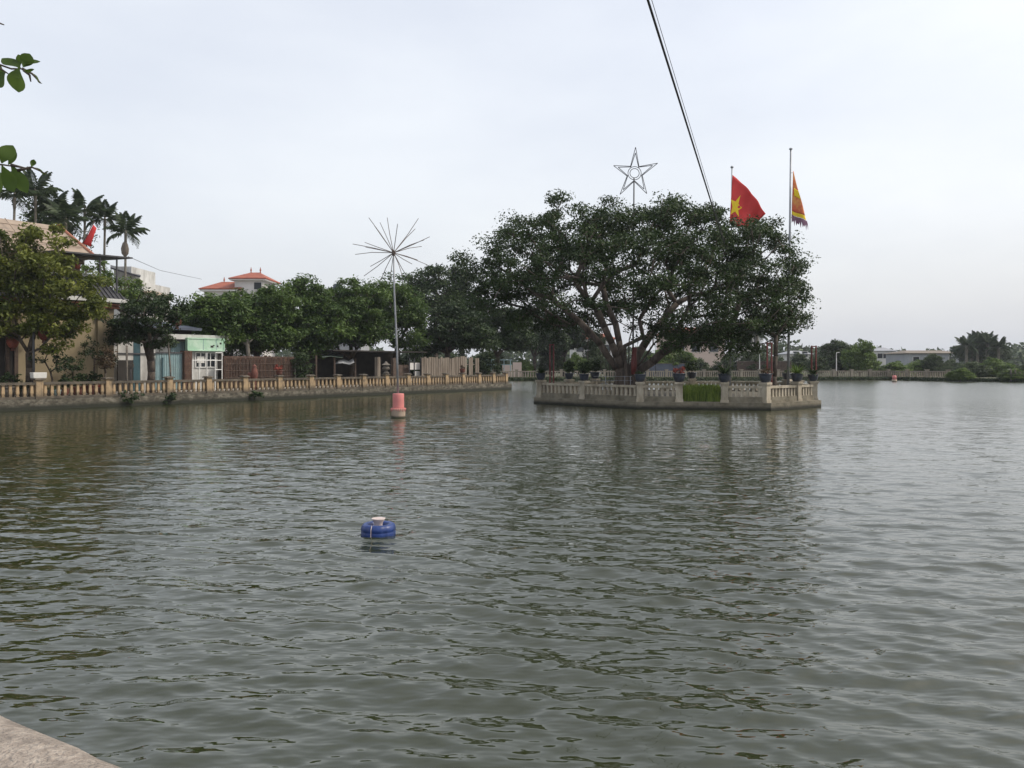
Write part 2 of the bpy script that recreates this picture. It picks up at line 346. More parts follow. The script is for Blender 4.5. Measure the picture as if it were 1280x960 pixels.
# ------------------------------------------------------------------ water
def build_water():
    rs = np.random.RandomState(3)
    r = [1.0]
    while r[-1] < 46: r.append(r[-1]+max(.022, r[-1]*.0050))
    while r[-1] < 125: r.append(r[-1]*1.009)
    while r[-1] < 260: r.append(r[-1]*1.06)
    r = np.array(r)
    th = np.concatenate([np.linspace(-100, -43, 14)[:-1], np.linspace(-42, 42, 580), np.linspace(43, 100, 14)[1:]])*math.pi/180
    TH, RR = np.meshgrid(th, r); X = RR*np.sin(TH); Y = RR*np.cos(TH)
    Z = np.zeros_like(X); DX = np.zeros_like(X); DY = np.zeros_like(X)
    lam = np.exp(rs.uniform(math.log(.12), math.log(1.2), 88))
    sp_ = np.maximum(.022, RR*.0050)
    for k, la in enumerate(lam):
        big = min(1, la/1.2)
        a = -math.pi/2-.27+rs.normal()*(.52-.2*big); kx, ky = math.cos(a), math.sin(a)
        kk = 2*math.pi/la; slope = .0225*(la/.45)**(.10 if la < .45 else -.5)
        amp = slope/kk*(.7+.6*rs.random())
        att = np.clip((la/sp_-2.2)/2.5, 0, 1)
        ph = kk*(kx*X+ky*Y)+rs.random()*6.283
        Z += amp*att*np.cos(ph); DX -= .8*kx*amp*att*np.sin(ph); DY -= .8*ky*amp*att*np.sin(ph)
    gust = .75+.35*np.sin(X*.21+1.3*np.sin(Y*.13))*np.sin(Y*.17+.9*np.sin(X*.11))
    f = np.clip((120-RR)/10, 0, 1)*gust
    Z *= f; X = X+DX*f; Y = Y+DY*f
    nr, nc = X.shape; V = np.stack([X, Y, Z], -1).reshape(-1, 3)
    i = (np.arange(nr-1)[:, None]*nc+np.arange(nc-1)[None, :]).ravel()
    idx = np.stack([i, i+1, i+nc+1, i+nc], 1)[:, ::-1]
    far = np.clip((RR-16)/50, 0, 1).ravel()
    m = bpy.data.materials.new('lake_water'); m.use_nodes = True; n = m.node_tree.nodes; l = m.node_tree.links.new
    b = n['Principled BSDF']; b.inputs['Base Color'].default_value = (.023, .028, .010, 1); b.inputs['Roughness'].default_value = .03; b.inputs['IOR'].default_value = 1.62
    geo = n.new('ShaderNodeNewGeometry')
    def nz(scale, sx, sy, detail):
        mp = n.new('ShaderNodeMapping'); mp.inputs['Rotation'].default_value = (0, 0, R(15)); mp.inputs['Scale'].default_value = (sx, sy, 1)
        q = n.new('ShaderNodeTexNoise'); q.inputs['Scale'].default_value = scale; q.inputs['Detail'].default_value = detail; q.inputs['Roughness'].default_value = .55
        l(geo.outputs['Position'], mp.inputs[0]); l(mp.outputs[0], q.inputs['Vector']); return q
    fine = nz(5.5, .55, 1.25, 2); mid = nz(1.55, .5, 1.3, 3)
    at = n.new('ShaderNodeAttribute'); at.attribute_name = 'rnd'
    b1 = n.new('ShaderNodeBump'); b1.inputs['Distance'].default_value = .016; b1.inputs['Strength'].default_value = 1; l(fine.outputs['Fac'], b1.inputs['Height'])
    b2 = n.new('ShaderNodeBump'); b2.inputs['Distance'].default_value = .05; b2.inputs['Strength'].default_value = 1; l(mid.outputs['Fac'], b2.inputs['Height'])
    l(b1.outputs[0], b2.inputs['Normal']); l(b2.outputs[0], b.inputs['Normal'])
    mr = n.new('ShaderNodeMapRange'); mr.inputs[3].default_value = .03; mr.inputs[4].default_value = .20; l(at.outputs['Fac'], mr.inputs[0]); l(mr.outputs[0], b.inputs['Roughness'])   # ripples too small for the mesh far out
    o = bpy.data.objects.new('water', np_mesh('water', V, 4, idx, m, far, True)); link(o); tag(o, 'murky green lake water with small wind ripples', None, None, 'structure')
build_water()

# ------------------------------------------------------------------ ground
def structure(name, mb, m, label=None, **k):
    return tag(mb.build(name, m, **k), label, None, None, 'structure')
EX, EY = bp(S_END, 0)
b0 = bp(-22, 0)
structure('left_bank_ground', MB().prism([b0, (EX, EY), (-14, 109), (-300, 109), (-300, b0[1])][::1], -1.2, .55), M_bank, 'stone embankment under the ochre balustrade')
i0 = bp(-22, .35); i1 = bp(S_END-.4, .35)
structure('bank_pavement', MB().prism([i0, i1, (-14.6, 108.6), (-200, 108.6), (-200, i0[1])], .551, GZ), M_pave, 'worn bank pavement behind the balustrade')
FAR = [(-300, 108.9), (-14, 108.9), (-6, 109.5), (4, 111.5), (20, 113), (40, 115), (57, 116), (61, 107), (68, 100.5), (80, 94), (120, 84), (900, 70)]
structure('far_ground', MB().prism(FAR+[(900, 640), (-900, 640), (-900, 108.9)], -1.2, .5), M_field, 'flat land beyond the lake')
# near bank with the parapet under the camera
nd = Vector((.87, -.5)).normalized(); nn = Vector((-nd.y, nd.x))      # nn points over the lake
q0 = Vector((-1.09, 1.83))
def npt(a, b): v = q0+nd*a+nn*b; return (v.x, v.y)
structure('near_bank', MB().prism([npt(-14, .25), npt(-14, -14), npt(14, -14), npt(14, .25)], -1.2, .62), M_pave, 'near bank pavement')
q0 = q0+Vector((.0, .02))
pt = thing('near_parapet', 'rough grey cement coping of the close parapet wall', 'parapet', (q0.x, q0.y, .62))
g = []
prof = [(-.17, 1.20), (-.17, 1.31), (-.145, 1.36), (-.09, 1.39), (0, 1.40), (.09, 1.388), (.14, 1.36), (.165, 1.31), (.165, 1.20)]
rs = np.random.RandomState(5)
for i in range(121):
    a = -6+i*.1
    g.append([Vector((*npt(a, b-.10), z))+Vector((rs.normal()*.004, rs.normal()*.004, rs.normal()*.0035+.006*math.sin(a*2.3))) for b, z in prof])
mb = MB().sheet(g); mb.f = [tuple(reversed(f)) for f in mb.f]
mb.build('coping', M_cement, pt, True)
MB().box(*npt(0, -.10), .62, 12, .22, .60, math.atan2(nd.y, nd.x)).build('wall', M_cement, pt)

# ------------------------------------------------------------------ balustrades
def make_protos():
    d = {}
    b = MB(); b.box(0, 0, .0, .15, .15, .05); b.box(0, 0, .05, .10, .10, .10, taper=1.45); b.box(0, 0, .15, .145, .145, .30, taper=.78); b.box(0, 0, .45, .14, .14, .05)
    d['bal'] = b
    b = MB(); b.box(0, 0, 0, .15, .15, .06); b.box(0, 0, .06, .135, .135, .34); b.box(0, 0, .40, .15, .15, .06)
    d['balsq'] = b
    return d
PROTO = make_protos(); SHARED = {}
def inst(name, key, mb, m, parent, loc, rz=0, scale=(1, 1, 1)):
    if key not in SHARED:
        me = bpy.data.meshes.new(name); me.from_pydata(mb.v, [], mb.f); me.materials.append(m); SHARED[key] = me
    o = bpy.data.objects.new(name, SHARED[key]); o.location = Vector(loc)-WL[parent.name]; o.rotation_euler = (0, 0, rz); o.scale = scale
    return link(o, parent, WL[parent.name])
def balustrade(t, pts, zbase, zrail, zcap, m_post, m_rail, m_bal, pitch, key, pw=.34, plinth=.12, skip=(), m_plinth=None, capstyle=0, wid=1.0, railth=.13, skipbal=()):
    """pts: pillar positions; bays between consecutive ones"""
    rs = random.Random(3)
    for i, (x, y) in enumerate(pts):
        j = min(i, len(pts)-2); a = math.atan2(pts[j+1][1]-pts[j][1], pts[j+1][0]-pts[j][0])
        b = MB(); b.box(x, y, zbase, pw, pw, zcap-zbase-.10, a); b.box(x, y, zbase-.02, pw+.06, pw+.06, .14, a)
        p = b.build('pillar', m_post, t)
        c = MB()
        if capstyle == 0:
            c.box(x, y, zcap-.10, pw+.16, pw+.16, .05, a); c.box(x, y, zcap-.05, pw+.14, pw+.14, .05, a, .6)
        else:
            c.box(x, y, zcap-.16, pw+.05, pw+.05, .05, a); c.box(x, y, zcap-.11, pw+.12, pw+.12, .11, a)
        c.build('cap', m_rail if capstyle == 0 else m_post, p)
    for i in range(len(pts)-1):
        if i in skip: continue
        (x0, y0), (x1, y1) = pts[i], pts[i+1]; a = math.atan2(y1-y0, x1-x0); Lh = math.hypot(x1-x0, y1-y0)
        cx, cy = (x0+x1)/2, (y0+y1)/2; ln = Lh-pw+.02
        MB().box(cx, cy, zrail-railth, ln, .24, railth, a).build('rail', m_rail, t)
        MB().box(cx, cy, zbase, ln, .26, plinth, a).build('plinth', m_plinth or m_rail, t)
        if i in skipbal: continue
        n = max(2, int(round(ln/pitch))); hb = zrail-railth-zbase-plinth
        for k in range(n):
            f = (k+.5)/n; u = (f-.5)*ln
            inst('baluster', key, PROTO[key.split('|')[0]], m_bal, t, (cx+u*math.cos(a), cy+u*math.sin(a), zbase+plinth-.005), a, (wid, 1, (hb+.01)/(.50 if key.startswith('bal|') else .46)))
# left bank
LB = thing('balustrade', 'weathered ochre balustrade along the stone bank below the yellow house', 'balustrade', (*bp(20, .2), .55))
px_p = [-120, -40, 48, 135, 211, 260, 305.5, 349, 388, 422, 454, 482.5, 509.5, 534, 557, 578, 598, 616, 632, 640]
pil = [bp(s_of(p, .2) if p > 0 else {-120: -5.6, -40: -2.05}[p], .2) for p in px_p]
balustrade(LB, pil[:-1], .56, 1.41, 1.62, M_ochre, M_railgrey, M_ochre, .335, 'bal|ochre')
# plants rooted in the bank wall
def stuffleaf(name, label, cat, loc, ells, n, ls, lm, seed, group=None, up=.5, asp=.45):
    o = bpy.data.objects.new(name, bush_mesh(ells, n, ls, lm, seed, up, asp)); o.location = loc
    link(o, None, loc); return tag(o, label, cat, group)
for px, w_, h_, lab in ((160, .95, .75, 'widest leafy weed tuft growing out of the bank wall below the dark round tree'),
                        (213, .45, .45, 'weed tuft on the bank wall below the leaning pole'),
                        (318, .7, .45, 'weed tuft on the bank wall below the red painted jar')):
    x, y = bpx(px, -.1)
    stuffleaf('wall_plant', lab, 'plant', (x, y, .38), [(0, 0, 0, w_, .28, h_*.7), (.35*w_, 0, .1, .5*w_, .25, h_*.6), (-.5*w_, 0, -.12, .5*w_, .2, .3)], 420, .17, L_mid, int(px))

# ------------------------------------------------------------------ island
IA, IB, IC, ID, IE, IF, IG = (1.40, 46.0), (6.56, 40.3), (13.05, 38.9), (16.85, 42.1), (17.3, 47.6), (14.3, 50.8), (5.2, 50.4)
ISL = [IA, IB, IC, ID, IE, IF, IG]
ic = (sum(p[0] for p in ISL)/7, sum(p[1] for p in ISL)/7)
def grown(k): 
    o_ = []
    for x, y in ISL:
        d = math.hypot(x-ic[0], y-ic[1]); o_.append((ic[0]+(x-ic[0])*(1+k/d), ic[1]+(y-ic[1])*(1+k/d)))
    return o_
isl = tag(MB().prism(grown(.10), -1.2, .36).build('island_base', M_isledirt), 'stained concrete base of the small island', None, None, 'structure')
tag(MB().prism(grown(-.38), .355, .60).build('island_ground', M_ground), 'bare earth of the island inside its balustrade', None, None, 'structure')
tag(MB().prism(grown(-.12), .30, .40).build('island_kerb', M_isledirt), 'kerb ledge round the island', None, None, 'structure')
def lerp(a, b, f): return (a[0]+(b[0]-a[0])*f, a[1]+(b[1]-a[1])*f)
ring = grown(-.32); A_, B_, C_, D_, E_, F_, G_ = ring
def at_px(a, b, px):
    k = (px-640)/F; dx, dy = b[0]-a[0], b[1]-a[1]; f = (k*a[1]-a[0])/(dx-k*dy); return lerp(a, b, f)
ipts = [A_, at_px(A_, B_, 730), B_, at_px(B_, C_, 849), at_px(B_, C_, 905.5), C_, at_px(C_, D_, 996), D_, lerp(D_, E_, .5), E_, F_, at_px(F_, G_, 865), at_px(F_, G_, 803), G_, lerp(G_, A_, .5), A_]
IS = thing('balustrade', 'pale cream balustrade ringing the island round the great banyan', 'balustrade', (ic[0], ic[1], .36))
balustrade(IS, ipts[:-1]+[(A_[0]+.02, A_[1]+.02)], .38, 1.22, 1.40, M_isle, M_isle, M_isle, .30, 'balsq|isle', pw=.36, plinth=.27, skip=(3,), m_plinth=M_isledirt, capstyle=1)
# tall grass in the open bay
def grass(name, label, pts_fn, n, h, seed, lm, parent=None):
    rs = np.random.RandomState(seed); p = pts_fn(rs, n); hh = h*(.6+.6*rs.random(n)); a = rs.random(n)*6.283
    wd = .012+.01*rs.random(n); dx = np.cos(a)*wd; dy = np.sin(a)*wd; lx = rs.normal(size=n)*.12*hh; ly = rs.normal(size=n)*.12*hh
    v0 = p+np.stack([dx, dy, 0*dx], 1); v1 = p-np.stack([dx, dy, 0*dx], 1)
    v2 = p+np.stack([lx*.4, ly*.4, hh*.6], 1)-np.stack([dx, dy, 0*dx], 1)*.8; v3 = p+np.stack([lx*.4, ly*.4, hh*.6], 1)+np.stack([dx, dy, 0*dx], 1)*.8
    v4 = p+np.stack([lx, ly, hh], 1)
    V = np.stack([v0, v1, v2, v3, v4], 1).reshape(-1, 3); i = np.arange(n)*5
    T = np.stack([i, i+1, i+2, i, i+2, i+3, i+3, i+2, i+4], 1)
    o = bpy.data.objects.new(name, np_mesh(name, V, 3, T, lm, np.repeat(rs.random(n), 5))); link(o, parent)
    return tag(o, label, 'grass', None, 'stuff')
ga, gb = ipts[3], ipts[4]
def gp(rs, n):
    f = .08+.84*rs.random(n); t = -.1+rs.random(n)*1.5; dx, dy = gb[0]-ga[0], gb[1]-ga[1]; l_ = math.hypot(dx, dy)
    return np.stack([ga[0]+dx*f-dy/l_*t, ga[1]+dy*f+dx/l_*t, np.where(t < .25, .39, .58)], 1)
grass('tall_grass', 'bright green tall grass filling the open bay of the island balustrade', gp, 5200, .62, 5, L_grass)

# great banyan
def banyan():
    rs = np.random.RandomState(11); base = (6.75, 45.2, .58)
    t = thing('banyan_tree', 'huge spreading banyan with many limbs on the island', 'tree', base)
    tips = []
    cx, cy, cz, rx, ry, rz = 7.25, 45.0, 5.5, 9.7, 6.4, 6.6
    while len(tips) < 760:
        u, v, w_ = rs.uniform(-1, 1), rs.uniform(-1, 1), rs.uniform(-.5, 1)
        q = abs(u)**2.5+abs(v)**2+abs(max(w_, 0))**2.2+(abs(min(w_, 0))*1.6)**2
        if q > 1 or q < .30 and rs.random() < .86: continue
        x = cx+u*rx; y = cy+v*ry; z = cz+w_*rz
        lo = 5.15-.02*(x-cx) if x < 6 else 4.6-.10*(x-6)
        if z < lo+.5*rs.random(): continue
        # outline: lower shoulders at both ends, lumpy top
        topz = 12.35-.085*max(0, 2.8-x)**2-.11*max(0, x-13)**2+.35*math.sin(x*1.7-2)+.3*math.sin(x*3.9+1)-1.7*math.exp(-((x-13.3)/1.25)**2)
        if z > topz-.55: continue
        # a few holes to the sky
        h1 = ((x-3.4)/1.5)**2+((z-6.3)/.5)**2; h2 = ((x-8.9)/1.1)**2+((z-5.6)/.7)**2; h3 = ((x-.2)/1.3)**2+((z-5.9)/.5)**2
        if (h1 < 1 or h3 < 1) or (h2 < 1 and rs.random() < .8): continue
        tips.append((x, y, z))
    for px, py, d, n in ((918, 415, 42.5, 14), (925, 432, 42.3, 8), (900, 425, 43, 7), (985, 390, 43, 10), (990, 350, 44, 8), (862, 428, 42, 9), (880, 418, 42.5, 10), (845, 418, 43, 8), (830, 410, 43.5, 6), (1000, 335, 44.5, 4), (640, 395, 46, 9), (690, 405, 47, 14), (730, 400, 47.5, 14), (660, 385, 46, 10), (615, 365, 45.5, 8), (600, 335, 45, 8), (590, 318, 45, 6), (705, 253, 45, 5), (765, 262, 45, 2), (878, 268, 44, 6), (955, 283, 45, 7), (934, 288, 44, 3), (975, 300, 45, 6), (830, 270, 44, 5), (680, 275, 45, 6), (640, 292, 45, 6)):
        for k in range(n):
            q = P(px+rs.normal()*12, py+rs.normal()*7, d+rs.normal()*.9); tips.append(tuple(q))
    tips = np.array(tips)-np.array(base)
    # low fork: limbs leave the bole between 0.8 and 2.6 m
    chain = [(0, 0, -.05), (0, 0, .7), (.05, 0, 1.3), (.1, 0, 1.9)]
    limbs = [[(-.55, .1, 1.5), (-1.5, .2, 2.9), (-2.8, .1, 4.3), (-4.4, 0, 5.6)], [(-.4, -.3, 1.6), (-1.0, -.9, 3.0), (-1.9, -1.5, 4.8), (-3.2, -1.9, 6.4)],
             [(.1, -.2, 2.3), (.3, -.5, 4.0), (.2, -.9, 6.0)], [(-.25, .4, 2.0), (-.5, 1.2, 4.2), (-1.2, 2, 6.6)],
             [(.55, .0, 1.5), (1.5, -.3, 2.9), (2.7, -.5, 4.0), (4.6, -.7, 5.0)], [(.45, .3, 1.8), (1.6, .9, 3.6), (3.2, 1.3, 5.4)],
             [(.7, -.25, 1.4), (1.9, -.9, 2.4), (3.6, -1.4, 3.4), (5.6, -1.6, 4.1)]]
    A = [np.array(c, float) for c in chain]; par = [-1, 0, 1, 2]; pl = [0, .7, 1.3, 1.9]; root_for = []
    for lb in limbs:
        prev = 1
        for q in lb:
            q = np.array(q); m = 2; p0 = A[prev]
            for f in (.5, 1.):
                p = p0+(q-p0)*f; p = p+(rs.normal(size=3)*.05 if f < 1 else 0)
                pl.append(pl[prev]+np.linalg.norm(p-A[prev])); A.append(p); par.append(prev); prev = len(A)-1
    k = len(A); cap = 30000; AA = np.zeros((cap, 3)); AA[:k] = A; BB = np.zeros(cap); BB[:k] = pl; BB[:4] += 50; par = par+[0]*(cap-k)
    for tt in sorted(tips, key=lambda q: np.linalg.norm(q-np.array((0, 0, 2.)))):
        d = np.linalg.norm(AA[:k]-tt, axis=1); j = int(np.argmin(d+.35*BB[:k]+.5*np.maximum(0, AA[:k, 2]-tt[2]))); dist = d[j]; m = max(1, int(dist/.75)); p0 = AA[j].copy(); prev = j
        for q in range(1, m+1):
            f = q/m; p = p0+(tt-p0)*f; p[2] += .10*dist*math.sin(math.pi*f)
            if q < m: p += rs.normal(size=3)*.09
            AA[k] = p; par[k] = prev; BB[k] = BB[prev]+dist/m; prev = k; k += 1
    mb = wood(AA[:k], par[:k], .50, e=2.0, nside=7, flare=1.5, zf=.5, r_tip=.014)
    # aerial roots fused round the bole
    for q in range(26):
        a = rs.random()*6.283; r0 = .75+.25*rs.random(); r1 = .35+.3*rs.random(); h = 1.2+1.8*rs.random(); tw = rs.normal()*.5
        mb.tube([(r0*math.cos(a), r0*math.sin(a)*.8, -.05), (r1*1.15*math.cos(a+tw*.4), r1*1.15*math.sin(a+tw*.4)*.8, h*.45), (r1*math.cos(a+tw), r1*math.sin(a+tw)*.8, h)], [.15, .10+.05*rs.random(), .06], 6)
    for q in range(14):       # thin hanging roots
        a = rs.random()*6.283; rr = .8+2.4*rs.random(); x, y = rr*math.cos(a), rr*math.sin(a)*.7; top = 3.2+.9*rr*rs.random()
        mb.tube([(x, y, top), (x+rs.normal()*.1, y, top-1.2), (x+rs.normal()*.15, y, max(.02, top-2.2-2*rs.random()))], .013, 3)
    mb.v = [(x+base[0], y+base[1], z+base[2]) for x, y, z in mb.v]
    mb.build('trunk', M_banyanbark, t, True)
    pos, nr, tone = cluster(tips, 138, .72, rs, .55, .62)
    V, T, rn = leaf_cards(pos, nr, .165, .5, rs=rs, rnd=tone)
    link(bpy.data.objects.new('crown', np_mesh('crown', V, 3, T, L_banyan, rn)), t, base)
    # red cloth wrapped round one stem
    x, y = PX(792, 44.4), 44.4
    c = MB(); c.tube([(x-.02, y, PZ(468, 44.4)), (x+.02, y-.02, PZ(455, 44.4)), (x+.03, y, PZ(445, 44.4)), (x+.06, y, PZ(434, 44.4))], [.13, .18, .14, .15], 8)
    tag(c.build('red_cloth', M_redpost, t, True), 'faded red cloth wrapped round a stem')
banyan()
# slender trunk beside the corner
tree('slender_tree', 'slender dark tree at the island corner beside red posts', 'tree', (PX(968, 40.9), 40.9, .58),
     [(.2, .2, 4.1, 1.0, .8, .7), (-.5, .2, 3.6, .5, .5, .4)], 26, 60, .15, L_banyan, .12, 3.3, 21, .45, bark=M_bark, lean=(.12, 0))

# star ornament and flag poles
def pole(mb, x, y, z0, z1, r0, r1=None, lean=0):
    mb.tube([(x, y, z0), (x+lean*.5, y, (z0+z1)/2), (x+lean, y, z1)], [r0, ((r1 or r0)+r0)/2, r1 or r0], 8)
d = 46.3
st = thing('star_ornament', 'five pointed wire star on a pole above the banyan', 'ornament', (PX(791, d), d, .58))
mb = MB(); pole(mb, PX(791, d), d, .55, PZ(222, d), .06, .04, PX(792.5, d)-PX(791, d)); mb.build('pole', M_darksteel, st, True)
tipsP = [(794.5, 184), (822, 204), (808.5, 242), (775, 243), (767, 207)]; cpx, cpy = 793.2, 216.5
for sc_ in (1.0, .78):
    mb = MB(); pts_ = []
    for k in range(5):
        tx, ty = tipsP[k]; nx, ny = tipsP[(k+1) % 5]
        pts_.append(P(cpx+(tx-cpx)*sc_, cpy+(ty-cpy)*sc_, d))
        ax, ay = (tx+nx)/2-cpx, (ty+ny)/2-cpy; l_ = math.hypot(ax, ay); rr = 10.0*(.55+.45*sc_)
        pts_.append(P(cpx+ax/l_*rr, cpy+ay/l_*rr, d))
    for k in range(10): mb.tube([pts_[k], pts_[(k+1) % 10]], .022, 5)
    mb.build('star_frame', M_darksteel, st)
for rr in (8.3, 5.8):
    MB().tube([P(cpx+rr*math.cos(a), cpy+rr*math.sin(a), d) for a in np.linspace(0, 2*math.pi, 20)[:-1]], .022, 5, True).build('ring', M_darksteel, st)
# national flag
d1 = 47.2
fp = thing('flagpole', 'grey flagpole rising through the banyan crown with the starred flag', 'flagpole', (PX(912.5, d1), d1, .58))
mb = MB(); pole(mb, PX(912.5, d1), d1, .55, PZ(210, d1), .055, .035, PX(915, d1)-PX(912.5, d1)); mb.build('pole', M_steel, fp, True)
MB().lathe([(.02, 0), (.09, .03), (.10, .09), (.03, .15)], 8, (PX(915, d1), d1, PZ(210, d1)-.02)).build('finial', M_steel, fp, True)
def fold1(x, z): return d1-.05-.16*math.sin(2.6*x+1.5*z)*min(1, max(0, (x-PX(915, d1))*.9))-.07*math.sin(6*x-3.1*z)*min(1, max(0, (x-PX(914, d1))*.8))
fl = thing('national_flag', 'red flag with a yellow star hanging above the banyan', 'flag', (PX(914, d1), d1, PZ(280, d1)))
TL, TR, BL, BR = (915.3, 219), (955.5, 268), (911.6, 280), (938, 288)
g = []
for i in range(19):
    v = i/18; row = []
    for j in range(23):
        u = j/22; uu = u; bow = 3.2*math.sin(math.pi*u)*(1-v)
        x_ = (TL[0]+(TR[0]-TL[0])*uu)*(1-v)+(BL[0]+(BR[0]-BL[0])*uu)*v+1.5*bow*.4
        y_ = (TL[1]+(TR[1]-TL[1])*uu**1.08)*(1-v)+(BL[1]+(BR[1]-BL[1])*uu)*v-bow*.5
        q = P(x_, y_, d1); row.append(Vector((q.x, fold1(q.x, q.z), q.z)))
    g.append(row)
MB().sheet(g, (0, .012, 0)).build('cloth', M_flag, fl, True)
sp = [(925.5, 244), (922.7, 255), (928, 259.5), (922.5, 263), (923.5, 271.5), (918.5, 264.5), (912.8, 268.5), (915.2, 258.5), (913.2, 249.5), (919, 252)]
for off in (-.012, .024):
    mb = MB(); vs_ = [P(920, 259, d1)]+[P(a, b, d1) for a, b in sp]; vs_ = [Vector((q.x, fold1(q.x, q.z)+off, q.z)) for q in vs_]
    mb.add(vs_, [(0, 1+k, 1+(k+1) % 10) for k in range(10)]); mb.build('star', M_gold, fl)
# festival flag
d2 = 43.6
fp2 = thing('flagpole', 'tall bare grey flagpole with festival flag at the island corner', 'flagpole', (PX(985, d2), d2, .58))
mb = MB(); pole(mb, PX(985, d2), d2, .55, PZ(187, d2), .085, .05, PX(988.5, d2)-PX(985, d2)); mb.build('pole', M_steel, fp2, True)
MB().lathe([(.02, 0), (.10, .03), (.10, .08), (.03, .12)], 8, (PX(988.5, d2), d2, PZ(187, d2)-.02)).build('finial', M_steel, fp2, True)
for yy in (216, 272): MB().tube([P(987.6, yy, d2), P(990.6, yy, d2)], .018, 5).build('bracket', M_steel, fp2)
ff = thing('festival_flag', 'limp orange festival flag with yellow band and ragged purple fringe', 'flag', (PX(991, d2), d2, PZ(282, d2)))
def edgeR(y): return 990.8+max(0, (y-214))/66*17.5
def fold2(x, z): return d2+.10*math.sin(5.2*x+1.2*z)+.04*math.sin(11*x)
def strip(name, y0, y1, m, fa=0., fb=1., skew=9, nj=9, ni=8, dy=0):
    g = []
    for i in range(ni+1):
        v = i/ni; row = []
        for j in range(nj+1):
            f = fa+(fb-fa)*j/nj; yb = y0+(y1-y0)*v; yy = yb+skew*f*(max(0, (yb-214))/60); x_ = 990.3+f*(edgeR(yy)-990.3)
            q = P(x_, yy, d2); row.append(Vector((q.x, fold2(q.x, q.z)+dy, q.z)))
        g.append(row)
    return MB().sheet(g, (0, .012, 0)).build(name, m, ff, True)
strip('panel', 214.5, 263, M_orange, ni=16)
strip('band', 263, 267.5, M_gold)
strip('stripe', 234, 243, M_gold, .25, .95, 14, dy=-.016)
g = []
for i in range(3):
    row = []
    for j in range(19):
        f = j/18; yb = 267.5+(0, 4, (6 if j % 2 else 11)+2*math.sin(j*2.1))[i]; yy = yb+9*f; x_ = 990+f*(edgeR(min(yy, 281))-989)
        q = P(x_, yy, d2); row.append(Vector((q.x, fold2(q.x, q.z), q.z)))
    g.append(row)
MB().sheet(g, (0, .012, 0)).build('fringe', M_purple, ff)

# red lamp frames on the island
def red_frame(label, px0, px1, ytop, d, bar=None):
    t = thing('light_stand', label, 'light stand', (PX((px0+px1)/2, d), d, .58), 'red pipe frames on the island')
    for p in (px0, px1):
        mb = MB(); pole(mb, PX(p, d), d, .56, PZ(ytop, d), .045); mb.build('post', M_redpost, t)
    MB().tube([P(px0-.8, ytop+1, d), P(px1+.8, ytop+1, d)], .035, 6).build('crossbar', M_redpost, t)
    if bar: MB().tube([P(bar[0], bar[1], d), P((px0+px1)/2, bar[1], d)], .02, 5).build('arm', M_darksteel, t)
red_frame('pair of red posts beside the leftmost corner pot of the island', 687.5, 692, 430, 45.7)
red_frame('pair of red posts beside the slender dark trunk', 959, 964.5, 428, 40.4, (951, 429))
red_frame('pair of red posts behind the far corner pot by open water', 1014.5, 1020, 432, 42.6, (986, 435))
# wire guard round the banyan
wg = thing('wire_guard', 'low thin wire guard rail round the banyan trunk', 'railing', (PX(770, 43.4), 43.4, .58))
for p in (757, 781, 788): MB().tube([(PX(p, 43.4), 43.4, .57), (PX(p, 43.4), 43.4, PZ(470, 43.4))], .02, 5).build('post', M_steel, wg)
for y_ in (470.5, 475.5): MB().tube([P(742, y_, 43.4), P(790, y_, 43.4)], .012, 5).build('wire', M_steel, wg)

# ------------------------------------------------------------------ potted plants
POTP = [(.13, 0), (.19, .03), (.245, .14), (.28, .30), (.285, .37), (.31, .39), (.31, .43), (.27, .43), (.25, .36), (.03, .35)]
potme = None
def spiky(n, ln, seed, lm, wid=.05, lift=.8):
    rs = np.random.RandomState(seed); V = []; T = []; rn = []
    for i in range(n):
        a = rs.random()*6.283; e = lift*(.4+.9*rs.random()); l_ = ln*(.7+.5*rs.random()); dx, dy = math.cos(a), math.sin(a); b = len(V); tone = rs.random()
        for k in range(5):
            f = k/4; rr = l_*f*math.cos(e)*(1+.2*f); z = l_*(math.sin(e)*f-.55*f*f*(1-e*.45)); ww = wid*(.5+1.4*f)*(1.02-f)
            V += [(dx*rr-dy*ww, dy*rr+dx*ww, z), (dx*rr+dy*ww, dy*rr-dx*ww, z)]; rn += [tone]*2
            if k: T += [(b+2*k-2, b+2*k-1, b+2*k+1), (b+2*k-2, b+2*k+1, b+2*k)]
    return np_mesh('foliage', np.array(V), 3, np.array(T), lm, rn)
